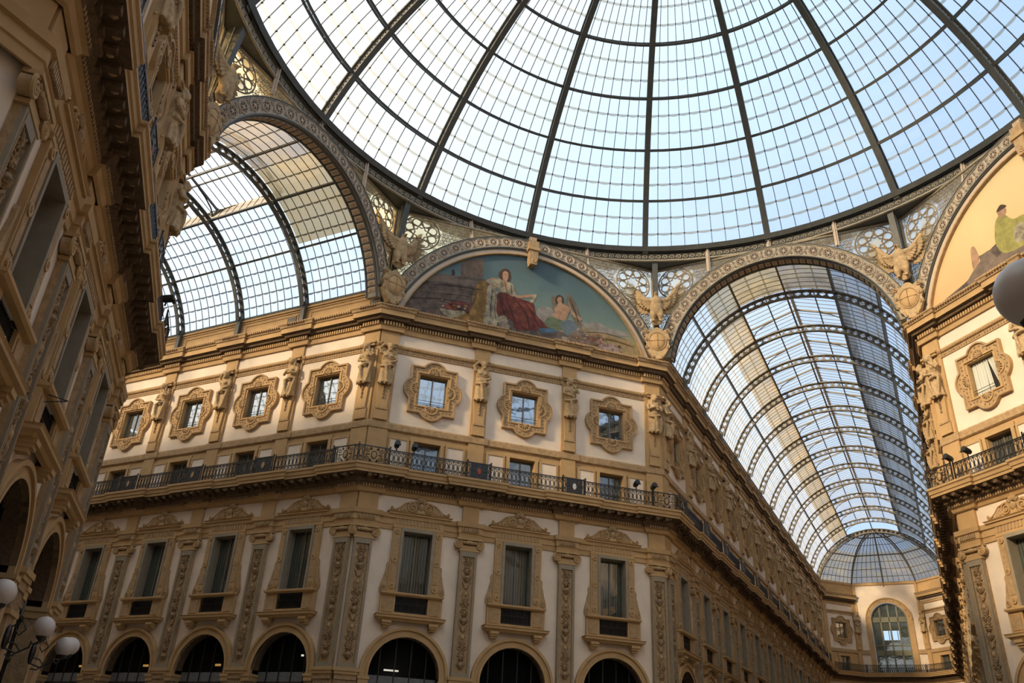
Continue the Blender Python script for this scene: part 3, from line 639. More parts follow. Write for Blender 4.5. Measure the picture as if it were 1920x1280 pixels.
def make_shield():
    t = empty('shield_cartouche'); m = MB()
    P = [(0, -1.15), (.28, -1.08), (.55, -.7), (.78, -.25), (.72, 0), (.84, .3), (.72, .62), (.82, .85), (.6, 1.0), (.36, .9), (.18, 1.1), (0, 1.15)]
    m.prism(P+[(-x, z) for x, z in P[-2:0:-1]], -.16, .25, 'sculpture'); m.build('scroll_frame', t)
    m = MB(); m.ell((0, -.12, .12), (.54, .2, .62), 'ochre', 20, 10); m.tube([(.56*math.cos(R(a)), -.18, .12+.64*math.sin(R(a))) for a in range(0, 360, 15)], .04, 5, 'sculpture', True); ob = m.build('oval_boss', t, smooth=50)
    m = MB(); m.tube([(0, -.29, .7), (0, -.34, .12), (0, -.29, -.46)], .018, 4, 'carved'); m.tube([(-.5, -.25, .12), (0, -.34, .12), (.5, -.25, .12)], .018, 4, 'carved')
    m.build('cross_line', ob)
    m = MB()
    for s in (-1, 1):
        for z, r in ((.86, .16), (.28, .12), (-.3, .12), (-.95, .1)): m.tube(spiral(s*(.68 if z > -.9 else .3), z, r, 1.4, -.2, s, 14), .035, 5, 'sculpture')
    m.build('volute', t, smooth=40); return t
# ------------------------------------------------------------------ balcony railing
def rail_units(m, x0, x1, y=0):
    n = max(1, round((x1-x0)/.235)); w = (x1-x0)/n
    for i in range(n):
        c = x0+(i+.5)*w
        m.tube([(c+.085*math.cos(2*pi*j/10), y, .47+.19*math.sin(2*pi*j/10)) for j in range(10)], .018, 4, 'black_iron', True)
        m.bar((c-w/2, y, .0), (c-w/2, y, .85), .028, .028, 'black_iron'); m.ell((c-w/2, y, .72), (.035, .02, .03), 'black_iron', 5, 3); m.ell((c-w/2, y, .25), (.035, .02, .03), 'black_iron', 5, 3)
        for s in (-1, 1): m.tube([(c, y, .28), (c+s*.06, y, .20), (c+s*.05, y, .1), (c, y, .06)], .019, 4, 'black_iron')
        m.tube([(c-.08, y, .76), (c, y, .68), (c+.08, y, .76)], .017, 4, 'black_iron')
    for z, h in ((.85, .05), (.78, .02), (.04, .035), (.27, .015)): m.box(x0, x1, y-.025, y+.025, z-h/2, z+h/2, 'black_iron')
def make_rail(length, panel=True, medal='stone', solid=False):
    t = empty('balcony_railing'); h = length/2; m = MB(); pw = .52
    if panel: rail_units(m, -h, -pw); rail_units(m, pw, h)
    else: rail_units(m, -h, h)
    m.build('baluster_bars', t)
    if panel:
        m = MB()
        for z, hh in ((.85, .05), (.04, .035)): m.box(-pw, pw, -.03, .03, z-hh/2, z+hh/2, 'black_iron')
        if solid: m.box(-pw+.05, pw-.05, -.01, .01, .05, .83, 'black_iron')
        for s in (-1, 1):
            for cx, cz, r in ((.33, .22, .13), (.33, .62, .13), (.16, .72, .07), (.16, .12, .07)): m.tube(spiral(s*cx, cz, r, 1.6, 0, s, 16), .018, 4, 'black_iron')
            m.bar((s*pw, 0, 0), (s*pw, 0, .9), .035, .035, 'black_iron'); m.tube([(s*.22, 0, .42), (s*.42, 0, .42)], .03, 4, 'black_iron')
        scp = m.build('scroll_panel', t)
        m = MB(); m.tube([(.13*math.cos(R(a)), 0, .42+.2*math.sin(R(a))) for a in range(0, 360, 30)], .03, 5, 'black_iron', True); m.ell((0, 0, .42), (.13, .03, .2), medal, 12, 8); m.build('medallion', scp, smooth=50)
    for s in (-1, 1):
        m = MB(); m.bar((s*h, 0, -.02), (s*h, 0, .92), .05, .05, 'black_iron'); m.ell((s*h, 0, .95), (.04, .04, .05), 'black_iron', 6, 4); m.build('post', t)
    return t
def make_flood():
    t = empty('floodlight'); m = MB(); m.tube([(0, 0, 0), (0, -.02, .18)], .035, 6, 'lamp_black'); m.build('bracket', t)
    m = MB(); m.tube([(0, .2, .24), (0, .1, .26), (0, -.22, .36)], [.09, .14, .15], 10, 'lamp_black'); m.box(-.16, .16, -.3, -.2, .22, .26, 'lamp_black'); m.build('housing', t, smooth=40); return t

# ------------------------------------------------------------------ place the facade things
ORD = ['first', 'second', 'third', 'fourth', 'fifth', 'sixth', 'seventh', 'eighth', 'ninth', 'tenth', 'eleventh', 'twelfth', 'thirteenth']
WALLS = []   # (kind, block, [window positions], [pilaster positions], name of the wall, words for a bay, words for a pilaster)
def bayname(kind, k, i):
    if kind == 'A': return {0: ['left bay', 'middle bay', 'right bay'], 1: ['nearest bay', 'middle bay', 'farthest bay'], 3: ['left bay', 'middle bay', 'right bay']}[k][i]
    return ORD[i]+' bay'
def wname(kind, k): return {('A', 0): 'of central facade', ('A', 1): 'of dark left facade', ('A', 3): 'of sunlit right facade', ('L', 0): 'along left arcade, from corner', ('R', 0): 'along right arcade, from corner', ('L', 3): "on right arcade's far right wall"}[(kind, k)]
PT, PQ, PQC, PL, PA, PP = make_tall(), make_quat(), make_quat(True), make_low(), make_arch(), make_pilaster()
FIG = [make_figure(0), make_figure(1), make_figure(2)]
for o in FIG: pass
RB = {}
def put(proto, kind, k, u, d, z, label, cat, group):
    p, r = wplace(kind, u, d); p = rotz(p, k); return place(proto, (p[0], p[1], z), r+k*pi/2, label, cat, group)
def rail(kind, k, u, d, length, panel, medal, label, solid=False):
    key = (round(length, 2), panel, medal, solid)
    if key not in RB: RB[key] = make_rail(length, panel, medal, solid)
    return put(RB[key], kind, k, u, d, ZB, label, 'railing', 'iron railings along the balcony')
def dress(kind, k, us, ps, seen=('arch', 'tall')):
    wn_ = wname(kind, k); far = kind != 'A'
    for i, u in enumerate(us):
        b = bayname(kind, k, i)
        if 'arch' in seen: put(PA, kind, k, u, 0, 0, f'dark arched window with ochre archivolt, {b} {wn_}', 'window', 'arched windows')
        if 'tall' in seen: put(PT, kind, k, u, 0, 7.6, f'tall window with scrolled pediment, {b} {wn_}', 'window', 'tall pedimented windows')
        put(PL, kind, k, u, 0, ZB, f'plain window behind balcony railing, {b} {wn_}', 'window', 'plain windows behind the balcony')
        cur = k == 3 and kind == 'A' and i == 0
        put(PQC if cur else PQ, kind, k, u, 0, 17.96, f'quatrefoil framed window {"with white curtains, " if cur else "above balcony, "}{b} {wn_}', 'window', 'quatrefoil framed windows')
    for i, p in enumerate(ps):
        nm = {'A': ['left corner', 'between left and middle bays', 'between middle and right bays', 'right corner'][i] if kind == 'A' else ''}.get(kind) or (('corner' if i == 0 else ORD[i-1]+' after corner'))
        if k == 1: nm = ['nearest corner', 'between nearest and middle bays', 'between middle and farthest bays', 'farthest corner'][i]
        lk = wn_.replace(', from corner', '')
        if 'tall' in seen: put(PP, kind, k, p, 0, 0, f'carved pilaster with scroll capital, {nm}, {lk}', 'pilaster', 'carved pilasters')
        v = (i+(2 if kind == 'L' else 0)+(1 if kind == 'A' and i in (0,) else 0)+(k == 3)) % 3
        put(FIG[v], kind, k, p, .30, 19.5, f'ochre half-draped figure statue {["with folded arms", "raising one arm", "hand at chin"][v]}, {nm}, {lk}', 'statue', 'draped figure statues above the balcony')
def rails(kind, k, us, ps, wn_):
    ps2 = [p for p in ps if not (kind == 'A' and abs(p) > 7) and not (kind != 'A' and p < 1)]
    dl, dp = .93, 1.08
    for i, p in enumerate(ps2): rail(kind, k, p, dp, 1.26, True, 'red_paint' if (i == 0 and kind == 'A') else ('white_paint' if kind == 'A' else 'stone'), f'iron railing panel with oval medallion, {ORD[i]} projecting one {wn_}', True)
    ed = ([-S/2+HC+.15]+sum([[p-.63, p+.63] for p in ps2], [])+[S/2-HC-.15]) if kind == 'A' else ([HC+.15]+sum([[p-.63, p+.63] for p in ps2], []))
    for i in range(0, len(ed)-1, 2): rail(kind, k, (ed[i]+ed[i+1])/2, dl, ed[i+1]-ed[i], False, '', f'black iron railing of oval bars, {bayname(kind, k, i//2)} {wn_}')
    ln = HC+.15+dp*T8
    if kind == 'A': cs = [(-S/2-dp*T8+ln/2, 'left corner'), (S/2+dp*T8-ln/2, 'right corner')]
    else: cs = [(-dp*T8+ln/2, 'corner end')]
    for u, nm in cs: rail(kind, k, u, dp, ln, True, 'stone', f'iron railing with oval medallion, {nm} {wn_}')
cornp = [-S/2+.5, AP[0], AP[1], S/2-.5]
dress('A', 0, AW, cornp); dress('A', 3, AW, cornp); dress('A', 1, AW, cornp)
dress('L', 0, ARMW[:5], [.5]+ARMP[:5]); dress('R', 0, ARMW[:13], [.5]+ARMP[:12]); dress('L', 3, ARMW[:13], [.5]+ARMP[:12])
for kk_, k_, us_, ps_ in (('A', 0, AW, cornp), ('A', 3, AW, cornp), ('A', 1, AW, cornp), ('L', 0, ARMW[:5], [.5]+ARMP[:5]), ('R', 0, ARMW[:13], [.5]+ARMP[:12]), ('L', 3, ARMW[:13], [.5]+ARMP[:12])):
    rails(kk_, k_, us_, ps_, wname(kk_, k_))
FP = make_flood()
for kind, k, u, lb in (('A', 0, -7.0, 'left of pair near left corner of central balcony'), ('A', 0, -6.1, 'right of pair near left corner of central balcony'), ('A', 0, 6.3, 'left of pair near right corner of central balcony'), ('A', 0, 7.35, 'right of pair near right corner of central balcony'),
                       ('A', 3, -7.4, 'nearest corner of sunlit right balcony'), ('A', 3, -6.3, 'second from corner of sunlit right balcony'), ('A', 1, 6.8, 'jutting from far end of dark left balcony')):
    put(FP, kind, k, u, 1.0, ZB+.86, f'small black floodlight on the railing, {lb}', 'floodlight', 'floodlights on the railings')

# ------------------------------------------------------------------ arched bands, mural, pierced screens
def disc_mesh(m, cx, cz, r, y, z0, mt, n=64):
    P = [(cx+r*math.cos(pi*i/n*1.0), cz+r*math.sin(pi*i/n)) for i in range(n+1)]; P = [(x, z) for x, z in P if z >= z0]
    h = math.sqrt(r*r-(z0-cz)**2); P = [(cx+h, z0)]+P+[(cx-h, z0)]; m.add([(x, y, z) for x, z in P], [tuple(range(len(P)))], mt)
def arch_band(cx, cz, ra, rb, zmin, M, label, arm, nros):
    t = empty('arch_band'); t['label'] = label; t['category'] = 'arch band'; t['group'] = 'pierced metal bands around the great arches'
    a0 = math.degrees(math.asin((zmin-cz)/rb)); a1 = 180-a0
    m = MB(M)
    m.arc(cx, cz, ra, rb, -.12, .05, a0, a1, 56, 'band')
    m.arc(cx, cz, rb-.02, rb+.03, -.2, -.1, a0, a1, 56, 'iron'); m.arc(cx, cz, ra-.03, ra+.03, -.2, -.1, a0, a1, 56, 'iron')
    m.arc(cx, cz, rb-.07, rb-.03, -.17, -.1, a0, a1, 56, 'band'); m.arc(cx, cz, ra+.04, ra+.08, -.17, -.1, a0, a1, 56, 'band')
    for a in (a0, a1):
        c, s_ = math.cos(R(a)), math.sin(R(a)); m.bar((cx+ra*c, -.15, cz+ra*s_), (cx+rb*c, -.15, cz+rb*s_), .1, .12, 'iron', (0, 1, 0))
    m.build('band', t)
    rm = (ra+rb)/2; w = (rb-ra)*.39; proto = MB()
    for rr, th_ in ((w, .028), (w*.82, .016)): proto.tube([(rr*math.cos(2*pi*j/16), -.15, rr*math.sin(2*pi*j/16)) for j in range(16)], th_, 4, 'cream', True)
    proto.arc(0, 0, 0.001, w*.8, -.125, -.12, 0, 360, 16, 'band_dark', False)
    for j in range(6):
        a = 2*pi*j/6; proto.tube([(w*.47*math.cos(a)+w*.25*math.cos(2*pi*i/8), -.15, w*.47*math.sin(a)+w*.25*math.sin(2*pi*i/8)) for i in range(8)], .015, 4, 'cream', True)
    proto.ell((0, -.15, 0), (w*.2, .04, w*.2), 'cream', 8, 4)
    for s in (-1, 1):                                                # scrolls between two rosettes
        proto.tube(spiral(w*1.35, s*w*.45, w*.3, 1.3, -.14, s, 12), .016, 4, 'cream'); proto.prism([(w*1.18, s*.02), (w*1.5, s*w*.2), (w*1.55, s*w*.75), (w*1.3, s*w*.85), (w*1.15, s*w*.7)], -.125, -.12, 'band_dark')
    po = proto.build('rosette', t)
    for i in range(nros):
        o = po if i == 0 else po.copy()
        if i: COL.objects.link(o); o.parent = t
        a = R(a0+(a1-a0)*(i+.5)/nros); o.matrix_basis = M @ Matrix.Translation((cx+rm*math.cos(a), 0, cz+rm*math.sin(a))) @ Matrix.Rotation(-(a-pi/2), 4, 'Y')
    if arm:                                                          # coffered underside
        m = MB(M); m.arc(cx, cz, ra, ra+.3, -.02, .75, a0-6, a1+6, 56, 'band'); m.build('soffit', t)
        m = MB(M); n = 44
        for i in range(n):
            a = a0-4+(a1-a0+8)*(i+.5)/n; c, s_ = math.cos(R(a)), math.sin(R(a)); T = Vector((-s_, 0, c)); N_ = Vector((c, 0, s_)); P0 = Vector((cx, 0, cz))+N_*(ra-.02)
            m.bar(P0+T*.21+Vector((0, .02, 0)), P0+T*.21+Vector((0, .72, 0)), .05, .05, 'iron'); cc = P0+Vector((0, .38, 0)); m.bar(cc-T*.14, cc+T*.14, .46, .04, 'cream', N_); m.bar(cc-T*.08-N_*.03, cc+T*.08-N_*.03, .3, .03, 'stone', N_)
        for y in (.04, .72): m.arc(cx, cz, ra-.07, ra+.02, y-.04, y+.04, a0-6, a1+6, 56, 'iron')
        m.build('coffering', t)
    return t
MOPEN = {}
def MO(k):   # opening to the right of block k's face: x from its right corner
    p = rotz(FR(0), k); return Matrix.Translation((p[0], p[1], 0)) @ Matrix.Rotation(-pi/4+k*pi/2, 4, 'Z')
CR = math.sqrt(81-(25.95-22.1)**2)
arch_band(0, 22.1, 8.25, 9.0, 25.95, MW('A', 0), 'beige metal arch band with rosettes framing central mural', False, 23)
arch_band(0, 22.1, 8.25, 9.0, 25.95, MW('A', 3), 'beige metal arch band with rosettes framing right golden mural', False, 23)
arch_band(0, 22.1, 8.25, 9.0, 25.95, MW('A', 1), 'arch band hidden mostly behind dark left cornice', False, 23)
arch_band(RAD, 23.7, 6.5, 7.35, 25.6, MO(0), 'beige rosette arch band around the right glass vault', True, 21)
arch_band(RAD, 23.7, 6.5, 7.35, 25.6, MO(1), 'beige rosette arch band around the left glass vault', True, 21)
def soft(P, n=4):
    N = len(P); out = []
    for i in range(N):
        p0, p1, p2, p3 = P[i-1], P[i], P[(i+1) % N], P[(i+2) % N]
        for k in range(n):
            t = k/n; out.append(tuple(.5*((2*p1[c])+(-p0[c]+p2[c])*t+(2*p0[c]-5*p1[c]+4*p2[c]-p3[c])*t*t+(-p0[c]+3*p1[c]-3*p2[c]+p3[c])*t**3) for c in (0, 1)))
    return out
def stroke(P, w):
    n = len(P); L = []; Rr = []
    for i, (x, z) in enumerate(P):
        a, b = P[max(i-1, 0)], P[min(i+1, n-1)]; dx, dz = b[0]-a[0], b[1]-a[1]; l = math.hypot(dx, dz); ww = w*math.sin(pi*(i+.35)/(n-.3)); L.append((x-dz/l*ww, z+dx/l*ww)); Rr.append((x+dz/l*ww, z-dx/l*ww))
    return L+Rr[::-1]
MURAL = [('brown',[(-8.2,24.3),(-7.7,24.88),(-6.84,26.21),(-5.64,27.42),(-4.87,27.5),(-2.43,27.5),(-2.26,24.6),(-6.65,24.4)]),
('brown2',[(-6.48,26.73),(-5.57,27.4),(-2.95,27.62),(-2.64,27.45),(-2.7,27.19),(-5.66,26.86)]),('column',[(-4.35,28.6),(-2.97,29.2),(-2.92,27.79),(-4.31,27.52)]),
('brown',[(-4.66,27.51),(-2.81,27.73),(-2.8,27.57),(-4.64,27.31)]),('dark',[(-4.87,27.86),(-4.73,27.94),(-4.64,27.68),(-4.69,27.46),(-4.84,27.51)]),
('cloud',[(0.57,26.44),(0.93,26.73),(1.38,26.76),(1.62,26.45),(1.78,25.92),(1.19,25.71),(0.52,25.87)]),('cloud',[(3.29,26.19),(3.9,26.24),(4.52,26.47),(5.14,26.2),(5.92,26.21),(6.63,25.96),(5.61,25.82),(4.06,25.79)]),
('sand',[(1.64,25.49),(4.06,25.88),(5.61,25.7),(6.7,25.65),(7.15,24.71),(4.07,24.37),(1.08,24.42)]),('ground',[(-4.99,24.9),(-2.31,25.69),(1.05,25.44),(2.55,25.22),(4.06,24.44),(0.35,24.4),(-2.17,24.4),(-4.96,24.4)]),
('cream_cloth',[(-5.32,25.13),(-4.46,25.18),(-3.64,25.37),(-3.76,25.11),(-4.09,24.88),(-4.63,24.68),(-5.05,24.81)]),('red_light',[(-5.04,25.43),(-4.51,25.79),(-3.67,25.84),(-3.58,25.54),(-4.47,25.26),(-5.02,25.21)]),
('yellow',[(-3.4,26.86),(-3.15,27.48),(-2.8,27.57),(-2.55,27.07),(-2.63,26.09),(-2.61,24.84),(-3.93,24.61),(-4.36,24.74),(-3.57,25.39),(-3.49,26.2)]),('yellow_dark',[(-3.11,27.33),(-2.93,27.38),(-2.78,26.21),(-2.97,24.91),(-3.25,24.84),(-3.12,25.97)]),
('cream_cloth',[(-2.63,27.21),(-2.28,27.46),(-1.96,27.05),(-1.92,26.26),(-1.9,24.77),(-2.68,24.82),(-2.62,26.01)]),('skin',[(-2.73,27.67),(-2.17,27.98),(-1.98,27.37),(-2.42,27.42)]),
('cream_cloth',[(-2.09,27.95),(-1.74,28.17),(-1.28,27.87),(-1.05,27.76),(-0.87,27.15),(-1.08,26.94),(-1.75,27.06),(-2.06,27.43),(-2.66,27.61)]),('hair',[(-2.0,28.19),(-1.87,28.59),(-1.62,28.78),(-1.32,28.69),(-1.22,28.22),(-1.35,27.89),(-1.8,27.95)]),
('skin',[(-1.75,28.4),(-1.62,28.6),(-1.42,28.55),(-1.38,28.19),(-1.46,27.91),(-1.36,27.36),(-1.51,27.32),(-1.69,27.93)]),('skin',[(-0.98,27.21),(-0.72,27.11),(-0.14,27.29),(0.38,27.46),(0.42,27.3),(-0.2,27.07),(-0.79,26.93)]),
('cream_cloth',[(0.23,27.34),(0.46,27.43),(0.33,26.95),(0.07,26.77)]),('red',[(-1.96,26.97),(-1.53,27.11),(-1.01,26.96),(-0.04,26.86),(0.33,26.71),(0.51,26.03),(1.2,25.39),(0.33,24.96),(-0.75,24.79),(-0.92,25.22),(-1.36,25.44),(-1.94,25.54),(-2.0,26.47)]),
('red_light',[(-0.98,26.48),(-0.04,26.7),(0.28,26.14),(0.6,25.57),(-0.18,25.0),(-0.71,25.43)]),('red',[(-0.8,26.3),(-0.2,26.45),(0.1,26.0),(-0.1,25.95),(-.5,26.1)]),('cream_cloth',[(-1.86,25.32),(-1.44,25.57),(-1.27,25.06),(-1.77,24.95)]),('blue',[(0.72,25.2),(1.72,25.35),(1.76,25.16),(0.92,24.97)]),
('flower1',[(-1.77,25.03),(-1.42,25.19),(-1.12,24.94),(-1.25,24.68),(-1.71,24.69)]),('wing',[(2.49,27.97),(2.73,27.86),(3.12,27.13),(3.36,26.28),(3.3,25.54),(2.91,26.26),(2.59,26.84),(2.39,27.2)]),('wing',[(1.44,27.47),(1.62,27.63),(1.71,27.12),(1.61,26.61),(1.49,26.99)]),
('hair',[(1.66,27.48),(1.88,27.78),(2.19,27.65),(2.16,27.2),(1.75,27.15)]),('skin',[(1.78,27.45),(1.95,27.65),(2.08,27.58),(2.13,27.22),(2.43,27.13),(3.13,26.64),(3.44,26.46),(3.29,26.31),(2.75,26.63),(2.59,26.76),(2.38,26.14),(1.85,25.94),(1.62,26.21),(1.64,26.78),(1.86,27.16)]),
('green',[(1.04,25.75),(1.4,26.15),(1.78,26.08),(2.23,26.02),(2.17,25.45),(1.42,25.36),(1.12,25.45)]),('globe_blue',[(2.08,25.79),(2.3,26.08),(2.76,26.18),(3.18,25.92),(3.0,25.32),(2.47,25.12),(2.17,25.37)]),
('flower1',[(2.18,24.98),(2.63,24.92),(2.63,24.68),(2.26,24.68)]),('brown2',[(2.77,25.43),(3.91,25.52),(4.29,25.05),(4.06,24.68),(2.93,24.71),(2.55,24.98)]),('flower2',[(3.83,25.26),(4.52,25.66),(4.83,25.4),(4.6,24.87),(4.06,24.84)]),
('flower3',[(4.52,24.86),(5.14,25.15),(5.75,25.05),(6.02,24.7),(5.59,24.53),(4.83,24.61)]),('flower1',[(3.14,25.75),(3.6,25.69),(3.53,25.28),(3.15,25.27)])]
for P, c, w in (([(-1.5, 26.95), (-1.3, 26.4), (-1.0, 25.8), (-.8, 25.1)], 'red_dark', .05), ([(-1.2, 26.9), (-.8, 26.3), (-.5, 25.6), (-.45, 25.0)], 'red_light', .05), ([(-.9, 26.8), (-.3, 26.2), (0, 25.6), (.1, 25.05)], 'red_dark', .06), ([(-.3, 26.75), (.1, 26.3), (.45, 25.7), (.7, 25.3)], 'red_dark', .05), ([(-1.75, 26.8), (-1.7, 26.2), (-1.5, 25.7)], 'red_dark', .05), ([(.1, 26.7), (.3, 26.3), (.75, 25.6)], 'red_light', .04),
    ([(-2.95, 27.3), (-2.9, 26.4), (-3.0, 25.4), (-3.4, 24.9)], 'yellow_dark', .06), ([(-3.25, 27.0), (-3.35, 26.2), (-3.6, 25.3)], 'brown', .04), ([(-2.7, 27.2), (-2.72, 26), (-2.8, 25)], 'yellow', .04), ([(-2.3, 27.2), (-2.35, 26.2), (-2.3, 25.2)], 'ground', .035), ([(-2.05, 26.9), (-2.1, 26), (-2.0, 25.2)], 'ground', .03),
    ([(-1.6, 27.9), (-1.5, 27.5), (-1.4, 27.2)], 'yellow_dark', .03), ([(-1.2, 27.8), (-1.15, 27.4), (-1.1, 27.1)], 'ground', .03), ([(-6.5, 26.0), (-4.5, 26.3), (-3.6, 26.35)], 'brown2', .03), ([(-7.2, 25.4), (-5.5, 25.75), (-3.8, 25.9)], 'dark', .025), ([(-6.0, 26.6), (-4.5, 26.85), (-2.9, 26.95)], 'dark', .03), ([(-4.1, 28.5), (-4.1, 28.0), (-4.1, 27.75)], 'brown2', .12),
    ([(2.6, 27.7), (2.9, 27.0), (3.2, 26.2)], 'dark', .035), ([(2.5, 27.4), (2.75, 26.8), (3.1, 26.0)], 'cream_cloth', .03), ([(3.5, 25.6), (4.8, 25.85), (6.2, 25.75)], 'cloud', .05), ([(4.3, 25.3), (5.4, 25.45), (6.7, 25.3)], 'yellow_dark', .04), ([(-1.68, 28.36), (-1.55, 28.38), (-1.46, 28.34)], 'hair', .015)):
    MURAL.append((c, stroke(P, w)))
_r = random.Random(11)
for i in range(46):
    x = _r.uniform(2.9, 5.9); z = 24.55+_r.random()**1.5*(1.0-.25*abs(x-4)); rr = _r.uniform(.05, .11); MURAL.append((_r.choice(['flower1', 'flower2', 'flower3', 'green', 'brown2', 'dark', 'yellow']), [(x+rr*math.cos(a), z+rr*math.sin(a)) for a in (0, 1.2, 2.3, 3.5, 4.8)]))
for i in range(16):
    x = _r.uniform(-5.3, -3.7); z = 25.25+_r.random()*.45; rr = _r.uniform(.06, .1); MURAL.append((_r.choice(['red', 'red_light', 'cream_cloth', 'dark', 'yellow']), [(x+rr*math.cos(a), z+rr*math.sin(a)) for a in (0, 1.2, 2.3, 3.5, 4.8)]))
MURALC = [('ground',[(-6.9,24.4),(-6.5,24.8),(-5.2,25.0),(-4.2,25.3),(-1.5,25.1),(0,25.6),(3,25.3),(6,24.4)]),('brown2',[(-4.3,26.05),(-3.89,25.93),(-3.28,25.9),(-2.64,25.5),(-1.65,25.35),(-1.5,24.6),(-4.85,24.81),(-4.63,25.3),(-4.0,25.7)]),('brown',[(-3.4,25.9),(-2.7,26.1),(-2.3,25.6),(-3.1,25.3)]),
('gold_green',[(-2.85,26.7),(-2.6,27.25),(-2.2,27.3),(-1.75,26.7),(-1.1,26.5),(-0.9,25.2),(-2.5,25.2),(-2.95,25.9)]),('skin',[(-2.45,27.6),(-2.1,27.7),(-1.96,27.4),(-2.1,27.2),(-2.38,27.2)]),('hair',[(-2.5,27.6),(-2.2,27.85),(-1.9,27.6),(-2.1,27.55)]),('skin',[(-4.4,26.5),(-4.15,26.6),(-4.05,25.8),(-4.5,25.4)]),
('cream_cloth',[(-1.9,26.1),(-1.4,26.3),(-1.2,25.5),(-1.9,25.4)]),('red_light',[(.2,27.4),(.8,27.6),(1.4,26.6),(1.2,25.2),(-.3,25.2)]),('skin',[(.3,28.1),(.7,28.1),(.7,27.5),(.3,27.4)]),('yellow',[(2,26.6),(2.8,26.7),(3.4,25.2),(1.8,25.2)]),('skin',[(2.2,27.2),(2.6,27.2),(2.6,26.6),(2.2,26.6)])]
def mural(M, sky, shapes, label, group=None):
    t = empty('mural'); tag(t, label, 'mural', group)
    m = MB(M); disc_mesh(m, 0, 22.1, 7.98, .06, 24.25, sky)
    for i, (c, P) in enumerate(shapes):
        y = .052-.0006*i; P = P if c in ('brown', 'brown2', 'column', 'ground', 'dark') and len(P) < 9 else soft(P); P = [(x, max(z, 24.27)) for x, z in P]
        m.add([(x, y, z) for x, z in P], [tuple(range(len(P)))], 'mural_'+c)
    m.build('painting', t)
    m = MB(M); a0 = math.degrees(math.asin((24.3-22.1)/8.2)); m.arc(0, 22.1, 7.86, 8.24, -.08, .1, a0, 180-a0, 60, 'cream'); m.arc(0, 22.1, 7.84, 7.92, -.12, .05, a0, 180-a0, 60, 'stone'); m.arc(0, 22.1, 8.16, 8.26, -.16, .05, a0, 180-a0, 60, 'band_dark'); m.build('arched_frame', t)
    m = MB(M); m.prism([(-.32, 30.9), (.32, 30.9), (.26, 29.6), (.2, 29.2), (-.2, 29.2), (-.26, 29.6)], -.5, 0, 'stone'); m.box(-.38, .38, -.58, 0, 30.2, 30.4, 'ochre')
    for x in (-.18, -.06, .06, .18): m.box(x*.8-.022, x*.8+.022, -.34, -.3, 30.5, 31.2, 'cream')
    m.box(-.22, .22, -.3, 0, 30.4, 31.3, 'stone'); m.tube(spiral(0, 29.45, .18, 1.2, -.5, 1, 12), .04, 5, 'ochre'); m.build('keystone', t); return t
mural(MW('A', 0), 'mural_sky', MURAL, 'arched mural of a red-skirted seated figure under blue sky, central facade')
mural(MW('A', 3), 'mural_gold', MURALC, 'arched golden mural with small figures on the right facade')
mural(MW('A', 1), 'mural_gold', MURALC[:1], 'arched mural above dark left facade, nearly hidden by cornice')
# dark base plates between the arches and the wall behind the mural
for k in (0, 1, 3):
    m = MB(MW('A', k))
    for s in (-1, 1):
        arcp = [(s*8.9*math.cos(R(a)), 22.1+8.9*math.sin(R(a))) for a in range(14, 30, 2)]
        m.prism(arcp+[(s*S/2, arcp[-1][1]), (s*S/2, arcp[0][1])], -.06, .25, 'iron'); m.box(min(s*7.4, s*S/2), max(s*7.4, s*S/2), -.16, .1, 25.9, 26.0, 'iron') if False else None
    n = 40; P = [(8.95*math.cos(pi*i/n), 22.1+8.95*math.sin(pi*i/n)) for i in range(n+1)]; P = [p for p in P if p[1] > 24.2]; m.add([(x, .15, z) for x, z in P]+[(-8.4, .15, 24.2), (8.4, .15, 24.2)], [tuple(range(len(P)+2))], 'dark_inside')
    struct(m, ['wall_above_mural', 'wall_above_mural_left', '', 'wall_above_mural_right'][k])
for k, nm in ((0, 'trim_29'), (1, 'trim_30')):
    m = MB(MO(k))
    for s, x0 in ((1, 0), (-1, 14.5)):
        m.box(min(x0, x0+s*.36), max(x0, x0+s*.36), -.05, .75, 24.3, 25.75, 'iron')
        for z in (24.45, 24.9, 25.35): m.box(min(x0+s*.36, x0+s*.39), max(x0+s*.36, x0+s*.39), .1, .65, z, z+.36, 'cream'); m.box(min(x0+s*.06, x0+s*.3), max(x0+s*.06, x0+s*.3), -.08, -.05, z, z+.36, 'cream')
        arcp = [(RAD-s*7.3*math.cos(R(a)), 23.7+7.3*math.sin(R(a))) for a in range(10, 20, 2)]
        m.prism(arcp+[(x0, 26.15), (x0, 24.9)], -.04, .3, 'iron')
    struct(m, nm)
def in_poly(x, z, test, r=0): return all(test(x+r*math.cos(a), z+r*math.sin(a)) for a in (0, 1.57, 3.14, 4.71))
